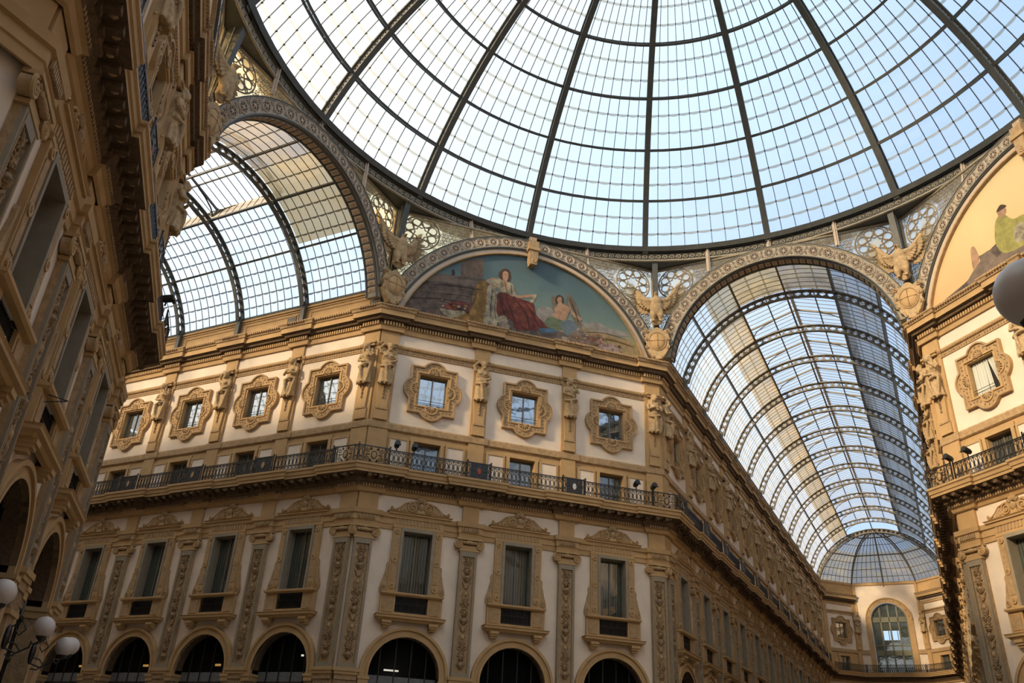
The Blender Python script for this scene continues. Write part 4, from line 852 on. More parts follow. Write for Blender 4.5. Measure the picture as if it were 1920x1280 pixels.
def screen(M, test, xc, zc, rr, box, label, gl, mirror=1):
    """pierced metal screen: eight-petalled rosette, star, rings and scrolls cut to the outline"""
    t = empty('pierced_screen'); tag(t, label, 'screen', 'pierced metal screens between arches and dome')
    m = MB(M); mt = 'lattice'; y = .1
    def ring(cx, cz, r, th=.022, n=12): m.tube([(cx+r*math.cos(2*pi*j/n), y, cz+r*math.sin(2*pi*j/n)) for j in range(n)], th, 4, mt, True)
    ring(xc, zc, rr, .05, 28)
    for j in range(8):
        a = 2*pi*j/8+pi/8; c, s_ = math.cos(a), math.sin(a); ring(xc+rr*.66*c, zc+rr*.66*s_, rr*.235, .042, 12)
        a2 = a+pi/8; ring(xc+rr*.84*math.cos(a2), zc+rr*.84*math.sin(a2), rr*.10, .022, 8); ring(xc+rr*.56*math.cos(a2), zc+rr*.56*math.sin(a2), rr*.07, .02, 6)
        P = [(xc+rr*(.40 if i % 2 else .30)*math.cos(2*pi*i/16), y, zc+rr*(.40 if i % 2 else .30)*math.sin(2*pi*i/16)) for i in range(16)]
        m.bar((xc+rr*.42*math.cos(a2-.35), y, zc+rr*.42*math.sin(a2-.35)), (xc+rr*.95*math.cos(a2+.08), y, zc+rr*.95*math.sin(a2+.08)), .035, .03, mt, (0, 1, 0)); m.bar((xc+rr*.42*math.cos(a2+.35), y, zc+rr*.42*math.sin(a2+.35)), (xc+rr*.95*math.cos(a2-.08), y, zc+rr*.95*math.sin(a2-.08)), .035, .03, mt, (0, 1, 0))
    m.tube(P, .045, 4, mt, True)
    m.build('star_rosette', t)
    m = MB(M); x0, x1, z0, z1 = box; st = .25; row = 0; z = z0
    while z < z1:
        x = x0+(st/2 if row % 2 else 0)
        while x < x1:
            if in_poly(x, z, test, .12) and (x-xc)**2+(z-zc)**2 > (rr+.12)**2:
                k = (int(x*7)+row) % 3
                if k == 0: ring(x, z, .115, .022, 8); ring(x, z, .05, .014, 5)
                elif k == 1: m.tube(spiral(x, z, .13, 1.4, y, 1 if row % 2 else -1, 12, 60*row), .022, 4, mt)
                else: ring(x, z, .12, .02, 8); m.bar((x-.1, y, z-.1), (x+.1, y, z+.1), .024, .02, mt, (0, 1, 0)); m.bar((x-.1, y, z+.1), (x+.1, y, z-.1), .024, .02, mt, (0, 1, 0))
            x += st
        z += st*.87; row += 1
    m.build('filigree', t)
    return t
def scr_A(k, s, label, gl):
    test = lambda x, z: x*x+(z-22.1)**2 > 9.02**2 and abs(x) < S/2-.12 and z < 31.12 and z > 26 and x*s > 0
    bx = (2.2, 8.4, 26.2, 31.5) if s > 0 else (-8.4, -2.2, 26.2, 31.5)
    t = screen(MW('A', k), test, s*6.95, 29.95, 1.15, bx, label, gl)
    m = MB(MW('A', k)); P = [(s*x, 22.1+math.sqrt(max(0, 81-x*x))) for x in [1.2+.3*i for i in range(24)] if x < 8.4]
    P = [p for p in P if p[1] < 31.2]; m.add([(x, .16, z) for x, z in P+[(s*S/2, 26), (s*S/2, 31.22), (P[0][0], 31.22)]], [tuple(range(len(P)+3))], gl); m.build('glass', t)
    m = MB(MW('A', k)); m.box(min(s*1.2, s*8.4), max(s*1.2, s*8.4), .05, .2, 31.08, 31.2, 'lattice'); m.box(min(s*8.28, s*8.42), max(s*8.28, s*8.42), 0, .2, 26, 31.2, 'lattice'); m.build('border', t)
def scr_O(k, s, label, gl):
    c0 = 0 if s > 0 else 14.5
    test = lambda x, z: (x-RAD)**2+(z-23.7)**2 > 7.38**2 and .12 < x < 14.38 and 26.5 < z < 31.12 and (x < RAD if s > 0 else x > RAD)
    xc = c0+s*1.35; t = screen(MO(k), test, xc, 30.0, 1.1, (.15, 6.5, 26.7, 31.5) if s > 0 else (8, 14.4, 26.7, 31.5), label, gl)
    m = MB(MO(k)); P = [(RAD-s*x, 23.7+math.sqrt(max(0, 54-x*x))) for x in [.3*i for i in range(26)] if x < 7.25]; P = [p for p in P if p[1] < 31.2]
    m.add([(x, .16, z) for x, z in P+[(c0, 25.6), (c0, 31.22), (P[0][0], 31.22)]], [tuple(range(len(P)+3))], gl); m.build('glass', t)
    m = MB(MO(k)); a, b = sorted((c0, c0+s*6)); m.box(a, b, .05, .2, 31.08, 31.2, 'lattice'); a, b = sorted((c0, c0+s*.14)); m.box(a, b, 0, .2, 26, 31.2, 'lattice'); m.build('border', t)
scr_A(0, -1, 'pierced metal star screen left of the central mural arch', 'amber_glass'); scr_A(0, 1, 'pierced metal star screen right of the central mural arch', 'screen_glass')
scr_O(0, 1, 'pierced star screen above left shoulder of right vault arch', 'screen_glass'); scr_O(0, -1, 'pierced star screen above right shoulder of right vault arch', 'screen_glass')
scr_O(1, -1, 'pierced star screen above right shoulder of left vault arch', 'amber_glass'); scr_O(1, 1, 'amber star screen above left shoulder of left vault arch', 'amber_glass')
scr_A(3, -1, 'pierced star screen left of the right golden mural arch', 'screen_glass'); scr_A(3, 1, 'pierced metal star screen at far right end of golden mural arch', 'screen_glass'); scr_A(1, 1, 'amber pierced star screen above dark left facade', 'amber_glass')
# eagles over shields at the corners of the octagon
PE, PS = make_eagle(), make_shield(); PE.scale = (1.16, 1.1, 1.06); PS.scale = (.92, 1, .95)
for k, s, lb in ((0, -1, 'between left vault and central mural'), (0, 1, 'between central mural and right vault'), (3, -1, 'between right vault and golden mural'), (1, 1, 'above far corner of dark left facade')):
    p = rotz((s*S/2, A), k); az = math.atan2(p[1], p[0]); rad = math.hypot(*p)
    place(PE, (math.cos(az)*(rad-.75), math.sin(az)*(rad-.75), 26.85), az-pi/2, 'stone eagle with spread wings perched on shield, '+lb, 'eagle sculpture', 'stone eagles below the dome')
    place(PS, (math.cos(az)*(rad-.55), math.sin(az)*(rad-.55), 25.5), az-pi/2, 'ochre shield cartouche with oval boss under eagle, '+lb, 'shield', 'shield cartouches on the cornice')

# ------------------------------------------------------------------ glass dome
DC = 22.3
def dp(rho, az, el): return (rho*math.cos(R(el))*math.cos(R(az)), rho*math.cos(R(el))*math.sin(R(az)), DC+rho*math.sin(R(el)))
dome = tag(empty('glass_dome', (0, 0, 32)), 'great round glass dome on dark iron ribs over the octagon', 'dome')
def dch(m, name): o = m.build(name, dome, off=(0, 0, 32)); return o
ELS = [26.8, 34.9, 43.2, 51.5, 59.9, 68.2, 76.4]
m = MB()
def strip(rho, w, h, az, e0, e1, n, mt):
    rows = []
    ta = Vector((-math.sin(R(az)), math.cos(R(az)), 0))*w/2
    for i in range(n+1):
        e_ = e0+(e1-e0)*i/n; a = Vector(dp(rho-h/2, az, e_)); b = Vector(dp(rho+h/2, az, e_)); rows.append([a-ta, a+ta, b+ta, b-ta])
    m.grid(rows, mt, True)
strip(21.55, .34, .09, 0, 26.0, 77, 30, 'iron'); strip(22.08, .30, .09, 0, 26.0, 77, 30, 'iron')
for i in range(88):
    e_ = 26.6+(77-26.6)*i/88; a = Vector(dp(21.83, 0, e_)); T = Vector((-math.sin(R(e_)), 0, math.cos(R(e_)))); N_ = Vector((math.cos(R(e_)), 0, math.sin(R(e_))))
    m.tube([a+T*.1*math.cos(t_)+N_*.2*math.sin(t_) for t_ in [2*pi*j/8 for j in range(8)]], .03, 4, 'iron_web', True)
    if i % 2: m.tube([a-T*.1-N_*.2, a+T*.1+N_*.2], .03, 4, 'iron_web')
rib0 = dch(m, 'rib')
for i in range(16):
    o = rib0 if i == 0 else rib0.copy()
    if i: COL.objects.link(o); o.parent = dome
    o.rotation_euler = (0, 0, R(22.5*i))
for i, e_ in enumerate(ELS):
    m = MB(); w = .12 if i else .34
    def hoop(rho, hh, ww, n=96): m.grid([[dp(rho-hh/2, 360*j/n, e_-ww), dp(rho-hh/2, 360*j/n, e_+ww), dp(rho+hh/2, 360*j/n, e_+ww), dp(rho+hh/2, 360*j/n, e_-ww)] for j in range(n+1)], 'iron', True)
    if i == 0: hoop(21.6, .3, .42)
    elif i == len(ELS)-1: hoop(21.8, .8, .8)
    else:
        hoop(21.68, .07, .20); hoop(22.08, .07, .20)
        for j in range(64): m.bar(dp(21.68, 5.625*(j+.5), e_), dp(22.08, 5.625*(j+.5), e_), .05, .05, 'iron_web')
    dch(m, 'ring')
m = MB(); NSEG = 144; Es = [25.6]
for a, b in zip(ELS, ELS[1:]): Es += [a+(b-a)*j/3 for j in range(3)]
Es.append(ELS[-1]); rows = [[dp(22.18, 2.5*j, e_) for j in range(NSEG)] for e_ in Es]; m.grid(rows, 'dome_glass', True); m.add([dp(22.18, 2.5*j, ELS[-1]) for j in range(NSEG)]+[(0, 0, DC+22.6)], [(j, (j+1) % NSEG, NSEG) for j in range(NSEG)], 'dome_glass'); dch(m, 'glass_panes')
m = MB()
for j in range(NSEG):
    if j % 9: strip(22.13, .035, .06, 2.5*j, 25.6, 76.4, 14, 'iron')
dch(m, 'glazing_bars')
m = MB()
for e_ in Es[1:-1]:
    if any(abs(e_-x) < .1 for x in ELS): continue
    for j in range(NSEG):
        a0 = 2.5*j; top = [dp(22.14, a0+2.5*u, e_+.12) for u in (0, .25, .5, .75, 1)]; bot = [dp(22.14, a0+2.5*u, e_-.16-.16*math.sin(pi*u)) for u in (0, .25, .5, .75, 1)]
        m.grid([bot, top], 'lap'); p = Vector(dp(22.1, a0, e_)); m.bar(Vector(dp(22.1, a0-.12, e_)), Vector(dp(22.1, a0+.12, e_)), .1, .05, 'iron')
dch(m, 'glass_laps')
m = MB(); m.lathe([(19.35, 31.80), (19.35, 31.92), (19.6, 32.0), (20.0, 31.95), (20.1, 31.6)], 'iron', 96)
m.lathe([(19.52, 31.80), (19.52, 31.22), (20.6, 31.2)], 'iron', 96)
struct(m, 'trim_27')
m = MB(); m.lathe([(19.5, 31.24), (19.5, 31.76)], 'band_dark', 96)
nS = 288
for j in range(nS):
    a0 = 2*pi*j/nS; P = []
    for x, y, z in spiral(0, 31.52, .17, 1.5, 0, 1, 14, 200): a = a0-x/19.45; P.append((19.46*math.cos(a), 19.46*math.sin(a), z))
    m.tube(P, .034, 4, 'band')
m.lathe([(19.5, 31.72), (19.44, 31.74), (19.5, 31.78)], 'band', 96); m.lathe([(19.52, 31.2), (19.40, 31.22), (19.40, 31.30), (19.5, 31.34)], 'band', 96)
tag(m.build('scroll_frieze'), 'curling wave scroll frieze running round below the dome ring', 'frieze')
# dark legs that carry the ribs down the corners, beige struts between
PLg = empty('corner_leg'); m = MB()
m.bar((0, 19.5, 32.0-26), (0, 20.25, 0), .34, .10, 'iron', (0, 1, 0)); m.bar((0, 19.9, 6.0), (0, 20.45, 0), .16, .6, 'iron', (0, 1, 0)); m.bar((0, 20.0, 5.2), (0, 20.3, .2), .24, .05, 'iron_web', (0, 1, 0)); m.build('leg', PLg)
legs = [(0, -1, 'left of central mural'), (0, 1, 'right of central mural'), (3, -1, 'left of golden mural'), (1, 1, 'above dark left facade'), (3, 1, 'beyond the golden mural'), (1, -1, 'above nearest corner of dark facade')]
for k, s, lb in legs:
    p = rotz((s*S/2, A), k); az = math.atan2(p[1], p[0]); place(PLg, (0, 0, 26), az-pi/2, 'dark iron corner leg under dome ring, '+lb, 'leg', 'iron corner legs under the dome')
def strut(az, z1, r1, lb):
    t = empty('curved_strut'); m = MB(); c, s_ = math.cos(R(az)), math.sin(R(az)); P = [(19.42, 31.95), (19.45, 31.6), ((19.42+r1)/2, (31.5+z1)/2+.05), (r1, z1)]
    Q = [(r*c, r*s_, z) for r, z in P]
    for a, b in zip(Q, Q[1:]): m.bar(a, b, .24, .07, 'cream', (-s_, c, 0)); m.bar(a, b, .07, .24, 'cream', (-s_, c, 0))
    m.build('bar', t); tag(t, lb, 'strut', 'beige struts from arches to dome ring')
for az, lb in ((101.5, 'over left half of central mural arch'), (78.5, 'over right half of central mural arch')): strut(az, 30.35, 18.75/math.cos(R(90-az)), 'curved beige strut '+lb)
for az, lb in ((124, 'over right half of left vault arch'), (135, 'at crown of left vault arch'), (146.5, 'over left half of left vault arch'), (56, 'over left half of right vault arch'), (45, 'at crown of right vault arch'), (33.5, 'over right half of right vault arch')):
    d = 19.1/math.cos(R(az-(135 if az > 90 else 45))); strut(az, 31.0 if az in (135, 45) else 30.2, d, 'curved beige strut '+lb)
strut(11.5, 30.35, 18.75/math.cos(R(11.5)), 'curved beige strut over left half of golden mural arch')
strut(168.5, 30.35, 18.75/math.cos(R(11.5)), 'curved beige strut above dark left facade')

# ------------------------------------------------------------------ barrel vaults of the arms; local x across, y along the arm from the octagon
def vault(k, nrib, label, apse):
    VI = 'vault_iron' if k == 0 else 'iron'; BI = 'iron_web' if k == 0 else 'iron'; BW = .045 if k == 0 else .06  # left vault: its backlit darkness is put into the iron colour
    MV = MO(k); inv_loc = MV @ Vector((RAD, 0, 25.7)); th = math.atan2(MV[1][0], MV[0][0])
    t = tag(empty('barrel_vault', inv_loc, th), label, 'glass vault', 'glass barrel vaults'); OFF = (0, 0, 25.7)
    cz = 23.55; Y1 = .75; YE = 5.75+5*(nrib-1)
    def ap(r, a, y): return (r*math.sin(R(a)), y, cz+r*math.cos(R(a)))
    AM = 73.4
    m = MB()
    def arcs(r0_, r1_, y0, y1, mt, n=40, a0=-AM, a1=AM):
        rows = []
        for i in range(n+1):
            a = a0+(a1-a0)*i/n; rows.append([ap(r0_, a, y0), ap(r1_, a, y0), ap(r1_, a, y1), ap(r0_, a, y1)])
        m.grid(rows, mt, True)
    arcs(7.12, 7.19, -.12, .12, VI); arcs(7.55, 7.63, -.14, .14, VI)
    for i in range(37):
        a = -72+4*i; m.bar(ap(7.15, a, 0), ap(7.58, a, 0), .14, .09, VI, (0, 1, 0))
        if i < 36:
            for d in (-1, 1): m.bar(ap(7.2 if d > 0 else 7.55, a+.2, 0), ap(7.3 if d > 0 else 7.45, a+1.2, 0), .06, .05, VI, (0, 1, 0)); m.bar(ap(7.2 if d > 0 else 7.55, a+3.8, 0), ap(7.3 if d > 0 else 7.45, a+2.8, 0), .06, .05, VI, (0, 1, 0))
    for s in (-1, 1): m.box(s*7.05-.1, s*7.05+.1, -.14, .14, 24.45, 25.9, VI)
    rib = m.build('rib', t, off=OFF)
    for i in range(nrib):
        o = rib if i == 0 else rib.copy()
        if i: COL.objects.link(o); o.parent = t
        o.location = (0, 5.75+5*i, 0)
    for a in (-AM+.5, -47, -23.5, 23.5, 47, AM-.5):
        m = MB()
        c, s_ = math.cos(R(a)), math.sin(R(a)); m.bar(ap(7.55, a, Y1), ap(7.55, a, YE), .13, .2, VI, Vector((s_, 0, c))); m.build('purlin', t, off=OFF)
    m = MB(); m.bar(ap(7.55, 0, Y1), ap(7.55, 0, YE), .1, .14, VI); m.build('ridge_purlin', t, off=OFF)
    def sec(y0, y1, a0, a1, mt):
        n = max(2, int(abs(a1-a0)/5.9)+1); m.grid([[ap(7.70, a0+(a1-a0)*i/n, y) for y in (y0, y1)] for i in range(n+1)], mt)
    m = MB(); right = k == 0
    sec(Y1, YE, -AM, -38, 'vault_glass'); sec(Y1, YE, AM, 45, 'vault_glass')
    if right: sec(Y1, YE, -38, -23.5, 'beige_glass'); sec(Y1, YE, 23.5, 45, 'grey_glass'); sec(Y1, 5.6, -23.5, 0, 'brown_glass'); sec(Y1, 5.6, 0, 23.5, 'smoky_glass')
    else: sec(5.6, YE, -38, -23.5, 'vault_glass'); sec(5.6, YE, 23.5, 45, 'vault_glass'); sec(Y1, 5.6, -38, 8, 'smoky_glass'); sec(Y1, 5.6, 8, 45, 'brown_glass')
    m.build('glass_panes', t, off=OFF)
    m = MB(); y = Y1+.55
    ys = []
    yy = Y1
    for i in range(nrib):
        e_ = 5.75+5*i; ys += [yy+(e_-yy)*j/9 for j in range(1, 9)]; yy = e_
    for y in ys:
        for a0, a1 in ((-AM, -23.5), (23.5, AM)) if y > 5.8 else ((-AM, AM),):
            n = int((a1-a0)/6)+1; m.grid([[ap(7.62, a0+(a1-a0)*i/n, y-.014), ap(7.62, a0+(a1-a0)*i/n, y+.014), ap(7.66, a0+(a1-a0)*i/n, y+.014), ap(7.66, a0+(a1-a0)*i/n, y-.014)] for i in range(n+1)], BI, True)
    m.build('glazing_bars', t, off=OFF)
    m = MB(); Yb = sorted([Y1]+ys+[5.75+5*i for i in range(nrib)])
    for a in [x for x in (-67.5, -62.5, -57.5, -52.5, -41.5, -35.5, -29.5, -15, -7.5, 7.5, 15, 29.5, 35.5, 41.5, 52.5, 57.5, 62.5, 67.5)]:
        for ya, yb in zip(Yb, Yb[1:]):
            if abs(a) < 20 and ya > 5.5: continue
            sg = 1 if a > 0 else -1
            m.grid([[ap(7.665, a+sg*(.28+.5*math.sin(pi*u)), ya+(yb-ya)*u) for u in (0, .25, .5, .75, 1)], [ap(7.665, a-sg*.08, ya+(yb-ya)*u) for u in (0, .25, .5, .75, 1)]], 'lap' if k == 0 else 'lap_dark')
    m.build('glass_laps', t, off=OFF)
    # raised ridge lantern with gabled glass roof
    xe = 7.65*math.sin(R(23.5)); ze = cz+7.65*math.cos(R(23.5)); y0 = 5.75
    m = MB()
    for s in (-1, 1):
        m.add([(s*xe, y0, ze), (s*xe, YE, ze), (s*(xe+.35), YE, ze+.95), (s*(xe+.35), y0, ze+.95)], [(0, 1, 2, 3)], 'cream')
        for y in ys:
            if y > y0: m.bar((s*(xe-.01), y, ze), (s*(xe+.33), y, ze+.95), .025, .025, VI)
    m.build('lantern_cheek', t, off=OFF)
    m = MB()
    for s in (-1, 1): m.add([(s*(xe+.5), y0, ze+.92), (s*(xe+.5), YE, ze+.92), (0, YE, ze+2.1), (0, y0, ze+2.1)], [(0, 1, 2, 3)], 'dome_glass')
    m.add([(-xe-.4, y0, ze), (xe+.4, y0, ze), (xe+.4, y0, ze+.9), (0, y0, ze+2.1), (-xe-.4, y0, ze+.9)], [(0, 1, 2, 3, 4)], 'vault_glass')
    m.build('lantern_glass', t, off=OFF)
    m = MB(); m.bar((0, y0, ze+2.05), (0, YE, ze+2.05), .2, .12, 'cream')
    for s in (-1, 1):
        m.bar((s*(xe+.42), y0, ze+.95), (s*(xe+.42), YE, ze+.95), .12, .12, 'cream'); m.bar((s*xe*.52, y0, ze+1.53), (s*xe*.52, YE, ze+1.53), .08, .08, VI)
        for y in ys:
            if y > y0: m.bar((s*(xe+.45), y, ze+.92), (0, y, ze+2.06), .03, .04, VI)
        for i in range(nrib): m.bar((s*(xe+.45), 5.75+5*i, ze+.9), (0, 5.75+5*i, ze+2.0), .1, .12, VI)
    m.build('lantern_frame', t, off=OFF)
    for i in range(nrib):                                            # filigree brackets in the lantern corners
        m = MB(); y = 5.75+5*i
        for s in (-1, 1):
            for sy in (-1, 1):
                if (i == 0 and sy < 0) or (i == nrib-1 and sy > 0): continue
                X = s*(xe+.12); Z = ze+.3
                q_ = [(X+s*.2*(1-math.cos(R(b))), y+sy*1.5*math.sin(R(b)), Z+.65*(1-math.cos(R(90-b)))) for b in range(0, 91, 15)]
                m.tube([(X, y, Z-.2), (X+s*.05, y+sy*.25, Z+.25), (X+s*.15, y+sy*.7, Z+.52), (X+s*.22, y+sy*1.5, Z+.6)], BW, 4, BI); m.tube([(X, y, Z), (X-s*.3, y, Z+.45), (X-s*.9, y, Z+.85), (X-s*1.5, y, Z+1.1)], BW, 4, BI); m.bar((X, y, Z-.3), (X+s*.2, y, Z+.75), .12, .12, BI)
                for r_, d_ in ((.14, .3), (.1, .62), (.07, .9)): m.tube([(X+s*.1, y+sy*(d_*.6)+r_*math.cos(2*pi*j/8), Z+.42+r_*math.sin(2*pi*j/8)) for j in range(8)], BW*.6, 4, BI, True)
        m.build('bracket', t, off=OFF)
    if apse:
        # half-octagon glass end: ribs fan down from the crown to the canted end walls
        C_ = [(-7.25, 0), (-7.25, 1.75), (-3.75, 5.25), (3.75, 5.25), (7.25, 1.75), (7.25, 0)]
        ring_ = []
        for (xa, ya), (xb, yb) in zip(C_, C_[1:]):
            n = max(2, round(math.hypot(xb-xa, yb-ya)/.6)); ring_ += [(xa+(xb-xa)*i/n, ya+(yb-ya)*i/n) for i in range(n)]
        ring_.append(C_[-1])
        def app(e_, f): a = AM*f; kx = math.sin(R(a))/math.sin(R(AM)); return (e_[0]*kx, YE+e_[1]*kx, cz+7.62*math.cos(R(a)))
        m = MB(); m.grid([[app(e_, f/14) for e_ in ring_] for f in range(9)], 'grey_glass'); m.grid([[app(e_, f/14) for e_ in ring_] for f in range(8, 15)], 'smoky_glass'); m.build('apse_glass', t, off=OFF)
        m = MB()
        for i, e_ in enumerate(ring_): m.tube([app(e_, f/12) for f in range(13)], .03, 4, VI)
        for f in (.2, .3, .45, .62, .72, .82, .92, 1): m.tube([app(e_, f) for e_ in ring_], .035 if f not in (.3, .62, 1) else .08, 4, VI)
        m.build('apse_bars', t, off=OFF)
        for e_ in (C_[1], C_[2], (0, 5.25), C_[3], C_[4]):
            m = MB(); m.tube([Vector(app(e_, f/16))-Vector((0, 0, .1)) for f in range(17)], .09, 6, VI); m.tube([Vector(app(e_, f/16))-Vector((0, 0, .5)) for f in range(17)], .06, 6, VI)
            for f in range(1, 32): a = Vector(app(e_, f/32)); m.bar(a-Vector((0, 0, .1)), a-Vector((0, 0, .5)), .05, .05, 'iron_web')
            m.build('apse_rib', t, off=OFF)
    return t
vault(0, 13, 'long glass barrel vault over the right arcade with raised ridge lantern', True)
vault(1, 6, 'glass barrel vault over the left arcade with raised ridge lantern', False)

# ------------------------------------------------------------------ canted end of the right arcade
def mat_between(p0, p1):
    d = Vector((p1[0]-p0[0], p1[1]-p0[1])); return Matrix.Translation((p0[0], p0[1], 0)) @ Matrix.Rotation(math.atan2(d.y, d.x), 4, 'Z'), d.length
E0, E1, E2, E3 = FR(67.4), FR(71, 3.5), FR(71, 11), FR(67.4, 14.5)
for nm, a, b in (('wall_end_left', E0, E1), ('wall_end_right', E2, E3)):
    M, ln = mat_between(a, b); m = MB(M); c = ln/2
    cells(m, [0, ln], [0, ZB], None, 'plaster'); cells(m, [0, c-.72, c+.72, ln], [ZB, 16.9, 17.3], lambda x, z: abs(x-c) < .72 and z < 16.9, 'ochre'); cells(m, [0, c-.77, c+.77, ln], [17.3, 18.97, 20.75, 24.3], lambda x, z: abs(x-c) < .77 and 18.97 < z < 20.75, 'plaster')
    m.box(0, ln, 0, .3, 24.3, 25.73, 'ochre'); m.box(0, ln, -.1, 0, 25.5, 25.75, 'ochre')
    for x in (.25, ln-.25): m.box(x-.3, x+.3, -.14, 0, 15.05, 23.1, 'ochre')
    struct(m, nm)
    side = 'left' if nm.endswith('left') else 'right'
    pos = M @ Vector((c, 0, 0)); rz = math.atan2(b[1]-a[1], b[0]-a[0])
    place(PQ, (pos.x, pos.y, 17.96), rz, f'quatrefoil framed window on {side} canted wall at far arcade end', 'window', 'quatrefoil framed windows')
    place(PL, (pos.x, pos.y, ZB), rz, f'plain balcony window on {side} canted wall at far arcade end', 'window', 'plain windows behind the balcony')
    pp = M @ Vector(((ln-.25) if side == 'left' else .25, -.3, 0)); place(FIG[0 if side == 'left' else 2], (pp.x, pp.y, 19.5), rz, f'draped figure statue on {side} side of far end window', 'statue', 'draped figure statues above the balcony')
m = MB(); P = [E2, E3]
for pr, c_ in ((CORN, 'ochre'), (CORN2[:4], 'soffit'), (CORN2[3:], 'ochre'), (CORN3, 'stone'), (BANDP, 'stone'), (STR, 'stone')): m.sweep(P, pr, c_)
struct(m, 'trim_28')
M, ln = mat_between(E1, E2); m = MB(M); c = ln/2; W_ = 2.05; ZS = 21.2
cells(m, [0, c-W_, c+W_, ln], [0, ZB, 24.3, 25.73], lambda x, z: abs(x-c) < W_ and ZB < z < 24.3, 'plaster')
for i in range(16):
    a, b = pi*i/16, pi*(i+1)/16; pa = (c+W_*math.cos(a), 0, ZS+W_*math.sin(a)); pb = (c+W_*math.cos(b), 0, ZS+W_*math.sin(b)); m.add([pa, (pa[0], 0, 24.3), (pb[0], 0, 24.3), pb], [(0, 1, 2, 3)], 'plaster')
m.box(0, ln, -.12, .1, 25.45, 25.75, 'ochre'); m.box(0, .3, -.1, 0, 17.3, 25.5, 'ochre'); m.box(ln-.3, ln, -.1, 0, 17.3, 25.5, 'ochre')
for a_, b_ in ((0, c-2.6), (c+2.6, ln)): m.box(a_, b_, -.12, 0, 17.25, 17.73, 'stone')
struct(m, 'wall_end')
t = tag(empty('end_window', M @ Vector((c, 0, ZB)), math.atan2(E2[1]-E1[1], E2[0]-E1[0])), 'huge arched window closing the far end of the right arcade', 'window')
of = (0, 0, ZB)
m = MB(); m.arc(0, ZS, W_, W_+.62, -.14, .0, 0, 180, 32, 'ochre'); m.arc(0, ZS, W_+.5, W_+.62, -.22, 0, 0, 180, 32, 'ochre')
for s in (-1, 1): a, b = sorted((s*W_, s*(W_+.62))); m.box(a, b, -.14, 0, ZB, ZS, 'ochre')
for i in range(9): a = R(20*i+10); m.ell(((W_+.3)*math.cos(a), -.15, ZS+(W_+.3)*math.sin(a)), (.09, .05, .09), 'stone', 6, 4)
m.build('architrave', t, off=of)
m = MB(); fr = 'green_frame'; mat(fr, (.16, .16, .105), .6)
for x in (-1, 0, 1): m.box(x*.99-.09, x*.99+.09, .2, .35, ZB, ZS+math.sqrt(max(0, W_*W_-x*x))-.02, fr)
for z0, z1 in ((21.0, 21.6), (17.1, 17.7), (18.2, 18.32), (15.05, 15.2)): m.box(-W_, W_, .2, .35, z0, z1, fr)
m.arc(0, ZS, W_-.14, W_, .15, .35, 0, 180, 32, fr); [m.box(min(s*W_, s*(W_-.14)), max(s*W_, s*(W_-.14)), .15, .35, ZB, ZS, fr) for s in (-1, 1)]
m.build('frame', t, off=of)
m = MB()
def pn_(x0, x1, z0, z1): m.add([(x0, .30, z0), (x1, .30, z0), (x1, .30, z1), (x0, .30, z1)], [(0, 1, 2, 3)], 'curtained_pane')
X4 = [-W_, -.99, 0, .99, W_]
for i in range(4):
    pn_(X4[i], X4[i+1], ZB, 17.7); 
    zt = ZS
    if i in (0, 3): pn_(X4[i], X4[i+1], 17.7, ZS)
    else: pn_(X4[i], X4[i+1], 17.7, 18.9); pn_(X4[i], X4[i+1], 20.0, ZS); pn_(X4[i], X4[i]+.12, 18.9, 20.0); pn_(X4[i+1]-.3, X4[i+1]-.22, 18.9, 20)
P = [(W_*math.cos(pi*i/24), ZS+W_*math.sin(pi*i/24)) for i in range(25)]; m.add([(x, .30, z) for x, z in P], [tuple(range(25))], 'curtained_pane'); m.build('pane', t, off=of)
for nm, a, b, lb in (('x', E0, E1, 'on left canted end wall of right arcade'), ('y', E1, E2, 'below huge end window of right arcade'), ('z', E2, E3, 'on right canted end wall of right arcade')):
    M, ln = mat_between(a, b); ln2 = ln-(2*.93*T8 if nm == 'y' else .93*T8); tt = make_rail(ln2, False); pos = M @ Vector((ln/2, -.93, 0)); tt.location = (pos.x, pos.y, ZB); tt.rotation_euler = (0, 0, math.atan2(b[1]-a[1], b[0]-a[0])); tag(tt, 'black iron balcony railing '+lb, 'railing', 'iron railings along the balcony')
p0, p1 = FL(LENL), (FL(LENL)[0]-14.5*q, FL(LENL)[1]-14.5*q); M, ln = mat_between(p1, p0); m = MB(M); m.box(0, ln, 0, .3, 0, 25.7, 'plaster')
m.add([(RAD+7.7*math.sin(R(a)), 0, 23.55+7.7*math.cos(R(a))) for a in range(-73, 74, 4)], [tuple(range(37))], 'grey_glass'); struct(m, 'wall_arm_end')

# roofs and added light-blocking end walls of the two arms behind the camera
for k, nm in ((2, 'southwest'), (3, 'southeast')):
    m = MB(MO(k)); m.grid([[(RAD+7.7*math.sin(R(a)), y, 23.55+7.7*math.cos(R(a))) for y in (.5, 14)] for a in range(-73, 74, 6)], 'vault_glass'); m.box(0, 14.5, 14, 14.3, 0, 25.7, 'plaster')
    m.add([(RAD+7.7*math.sin(R(a)), 14, 23.55+7.7*math.cos(R(a))) for a in range(-73, 74, 4)], [tuple(range(37))], 'grey_glass'); struct(m, 'ceiling_'+nm+'_arm')
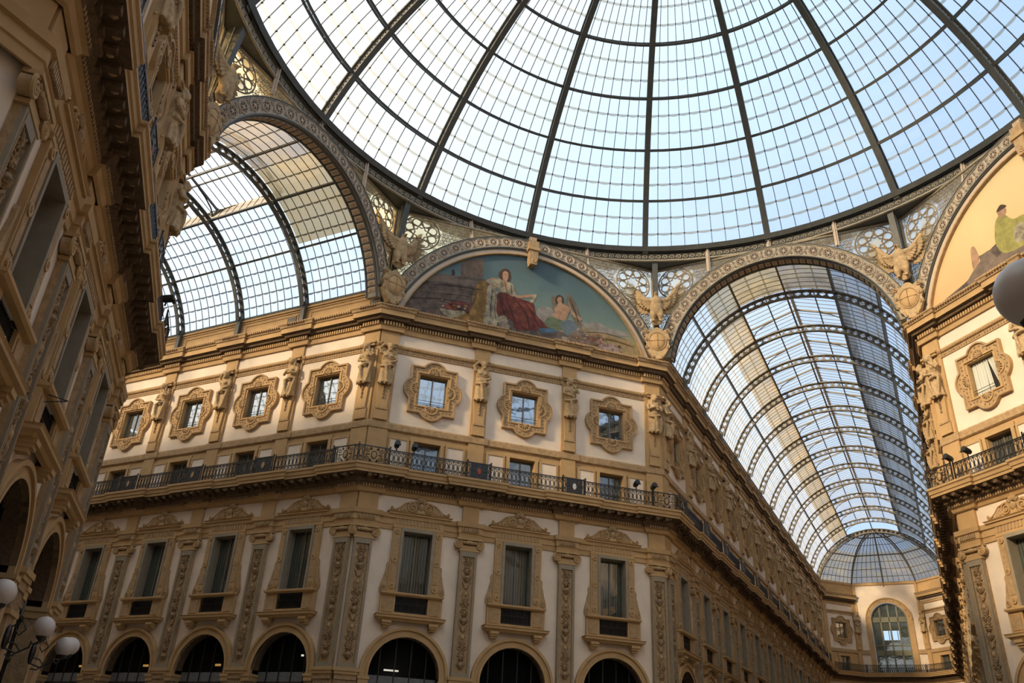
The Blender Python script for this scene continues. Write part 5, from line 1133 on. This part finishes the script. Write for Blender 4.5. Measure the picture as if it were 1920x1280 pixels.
# ------------------------------------------------------------------ globe lamps
def make_lamp(gl):
    """wrought iron wall bracket; local +x is out from the wall; gl = globe centres"""
    t = empty('globe_wall_lamp')
    m = MB(); m.ell((.06, 0, -.3), (.08, .14, .3), 'black_iron', 8, 6); m.tube([(.05, 0, -.55), (.35, 0, -.65), (.6, 0, -.5), (.62, 0, -.35)], .025, 5, 'black_iron'); m.tube([(.05, 0, -.1), (.3, 0, .1), (.42, 0, -.1), (.3, 0, -.25), (.2, 0, -.12)], .02, 5, 'black_iron'); m.tube([(.05, 0, -.4), (.3, 0, -.45), (.42, 0, -.6), (.28, 0, -.72), (.12, 0, -.7)], .02, 5, 'black_iron')
    m.build('bracket', t)
    for g in gl:
        m = MB(); m.tube([(.6, 0, -.4), ((.6+g[0])/2, g[1]*.5, g[2]-.42), (g[0], g[1], g[2]-.3)], .022, 5, 'black_iron'); m.lathe([(.03, g[2]-.34), (.11, g[2]-.27), (.13, g[2]-.22)], 'black_iron', 10, g[0], g[1]); arm_ = m.build('arm', t)
        m = MB(); m.ell(g, (.25, .25, .25), 'globe', 24, 16); m.build('globe', arm_, smooth=60)
    return t
XW = -A+.2
for y, z, gl, lb in ((-2.58, 4.37, [(.8, 0, 0)], 'nearest on dark left facade, cut by picture edge'), (2.56, 4.40, [(.8, 0, 0)], 'middle one on dark left facade')):
    o = make_lamp(gl); o.location = (XW, y, z); tag(o, 'white globe lamp on iron bracket, '+lb, 'lamp', 'globe lamps on iron brackets')
o = make_lamp([(.95, -.75, -.13), (.85, .85, .05)]); o.location = (XW, 6.2, 4.4); tag(o, 'pair of white globes on one iron bracket, far end of dark facade', 'lamp', 'globe lamps on iron brackets')
o = make_lamp([(.78, 0, 0)]); o.location = (-8.601+.78*q, -17.871-.78*q, 4.827); o.rotation_euler = (0, 0, R(135)); tag(o, 'large grey globe lamp close to camera at right picture edge', 'lamp', 'globe lamps on iron brackets')
# lit tubes and lamps seen through the arched panes
def inlight(kind, k, u, z, mt, sz, nm, lb):
    m = MB(); m.box(-sz[0], sz[0], -.04, .04, -sz[1], sz[1], mt); o = m.build(nm); p, r = wplace(kind, u, -1.3); p = rotz(p, k); o.location = (p[0], p[1], z); o.rotation_euler = (0, 0, r+k*pi/2); tag(o, lb, 'light')
inlight('A', 0, -5.6, 5.9, 'lit_tube', (.35, .035), 'tube_light', 'lit fluorescent tube behind left arched window of central facade')
for i, u in ((0, 3.0), (1, 8.3), (2, 13.4), (3, 18.4)): inlight('L', 0, u, 6.0+.4*(i == 0), 'lit_lamp' if i > 0 else 'lit_tube', (.16, .05) if i > 0 else (.05, .04), 'ceiling_lamp', f'small warm lamp glowing behind {ORD[i]} arched window of left arcade')
m = MB(); m.bar((0, 0, 0), (.9, .1, .25), .03, .03, 'black_iron'); m.bar((0, 0, .35), (.9, .1, .25), .03, .03, 'black_iron'); o = m.build('wall_bracket'); o.location = (-A+.2, -1.1, 8.85); o.scale = (.55, 1, .6); tag(o, 'small black triangular iron bracket jutting from dark left facade', 'bracket')
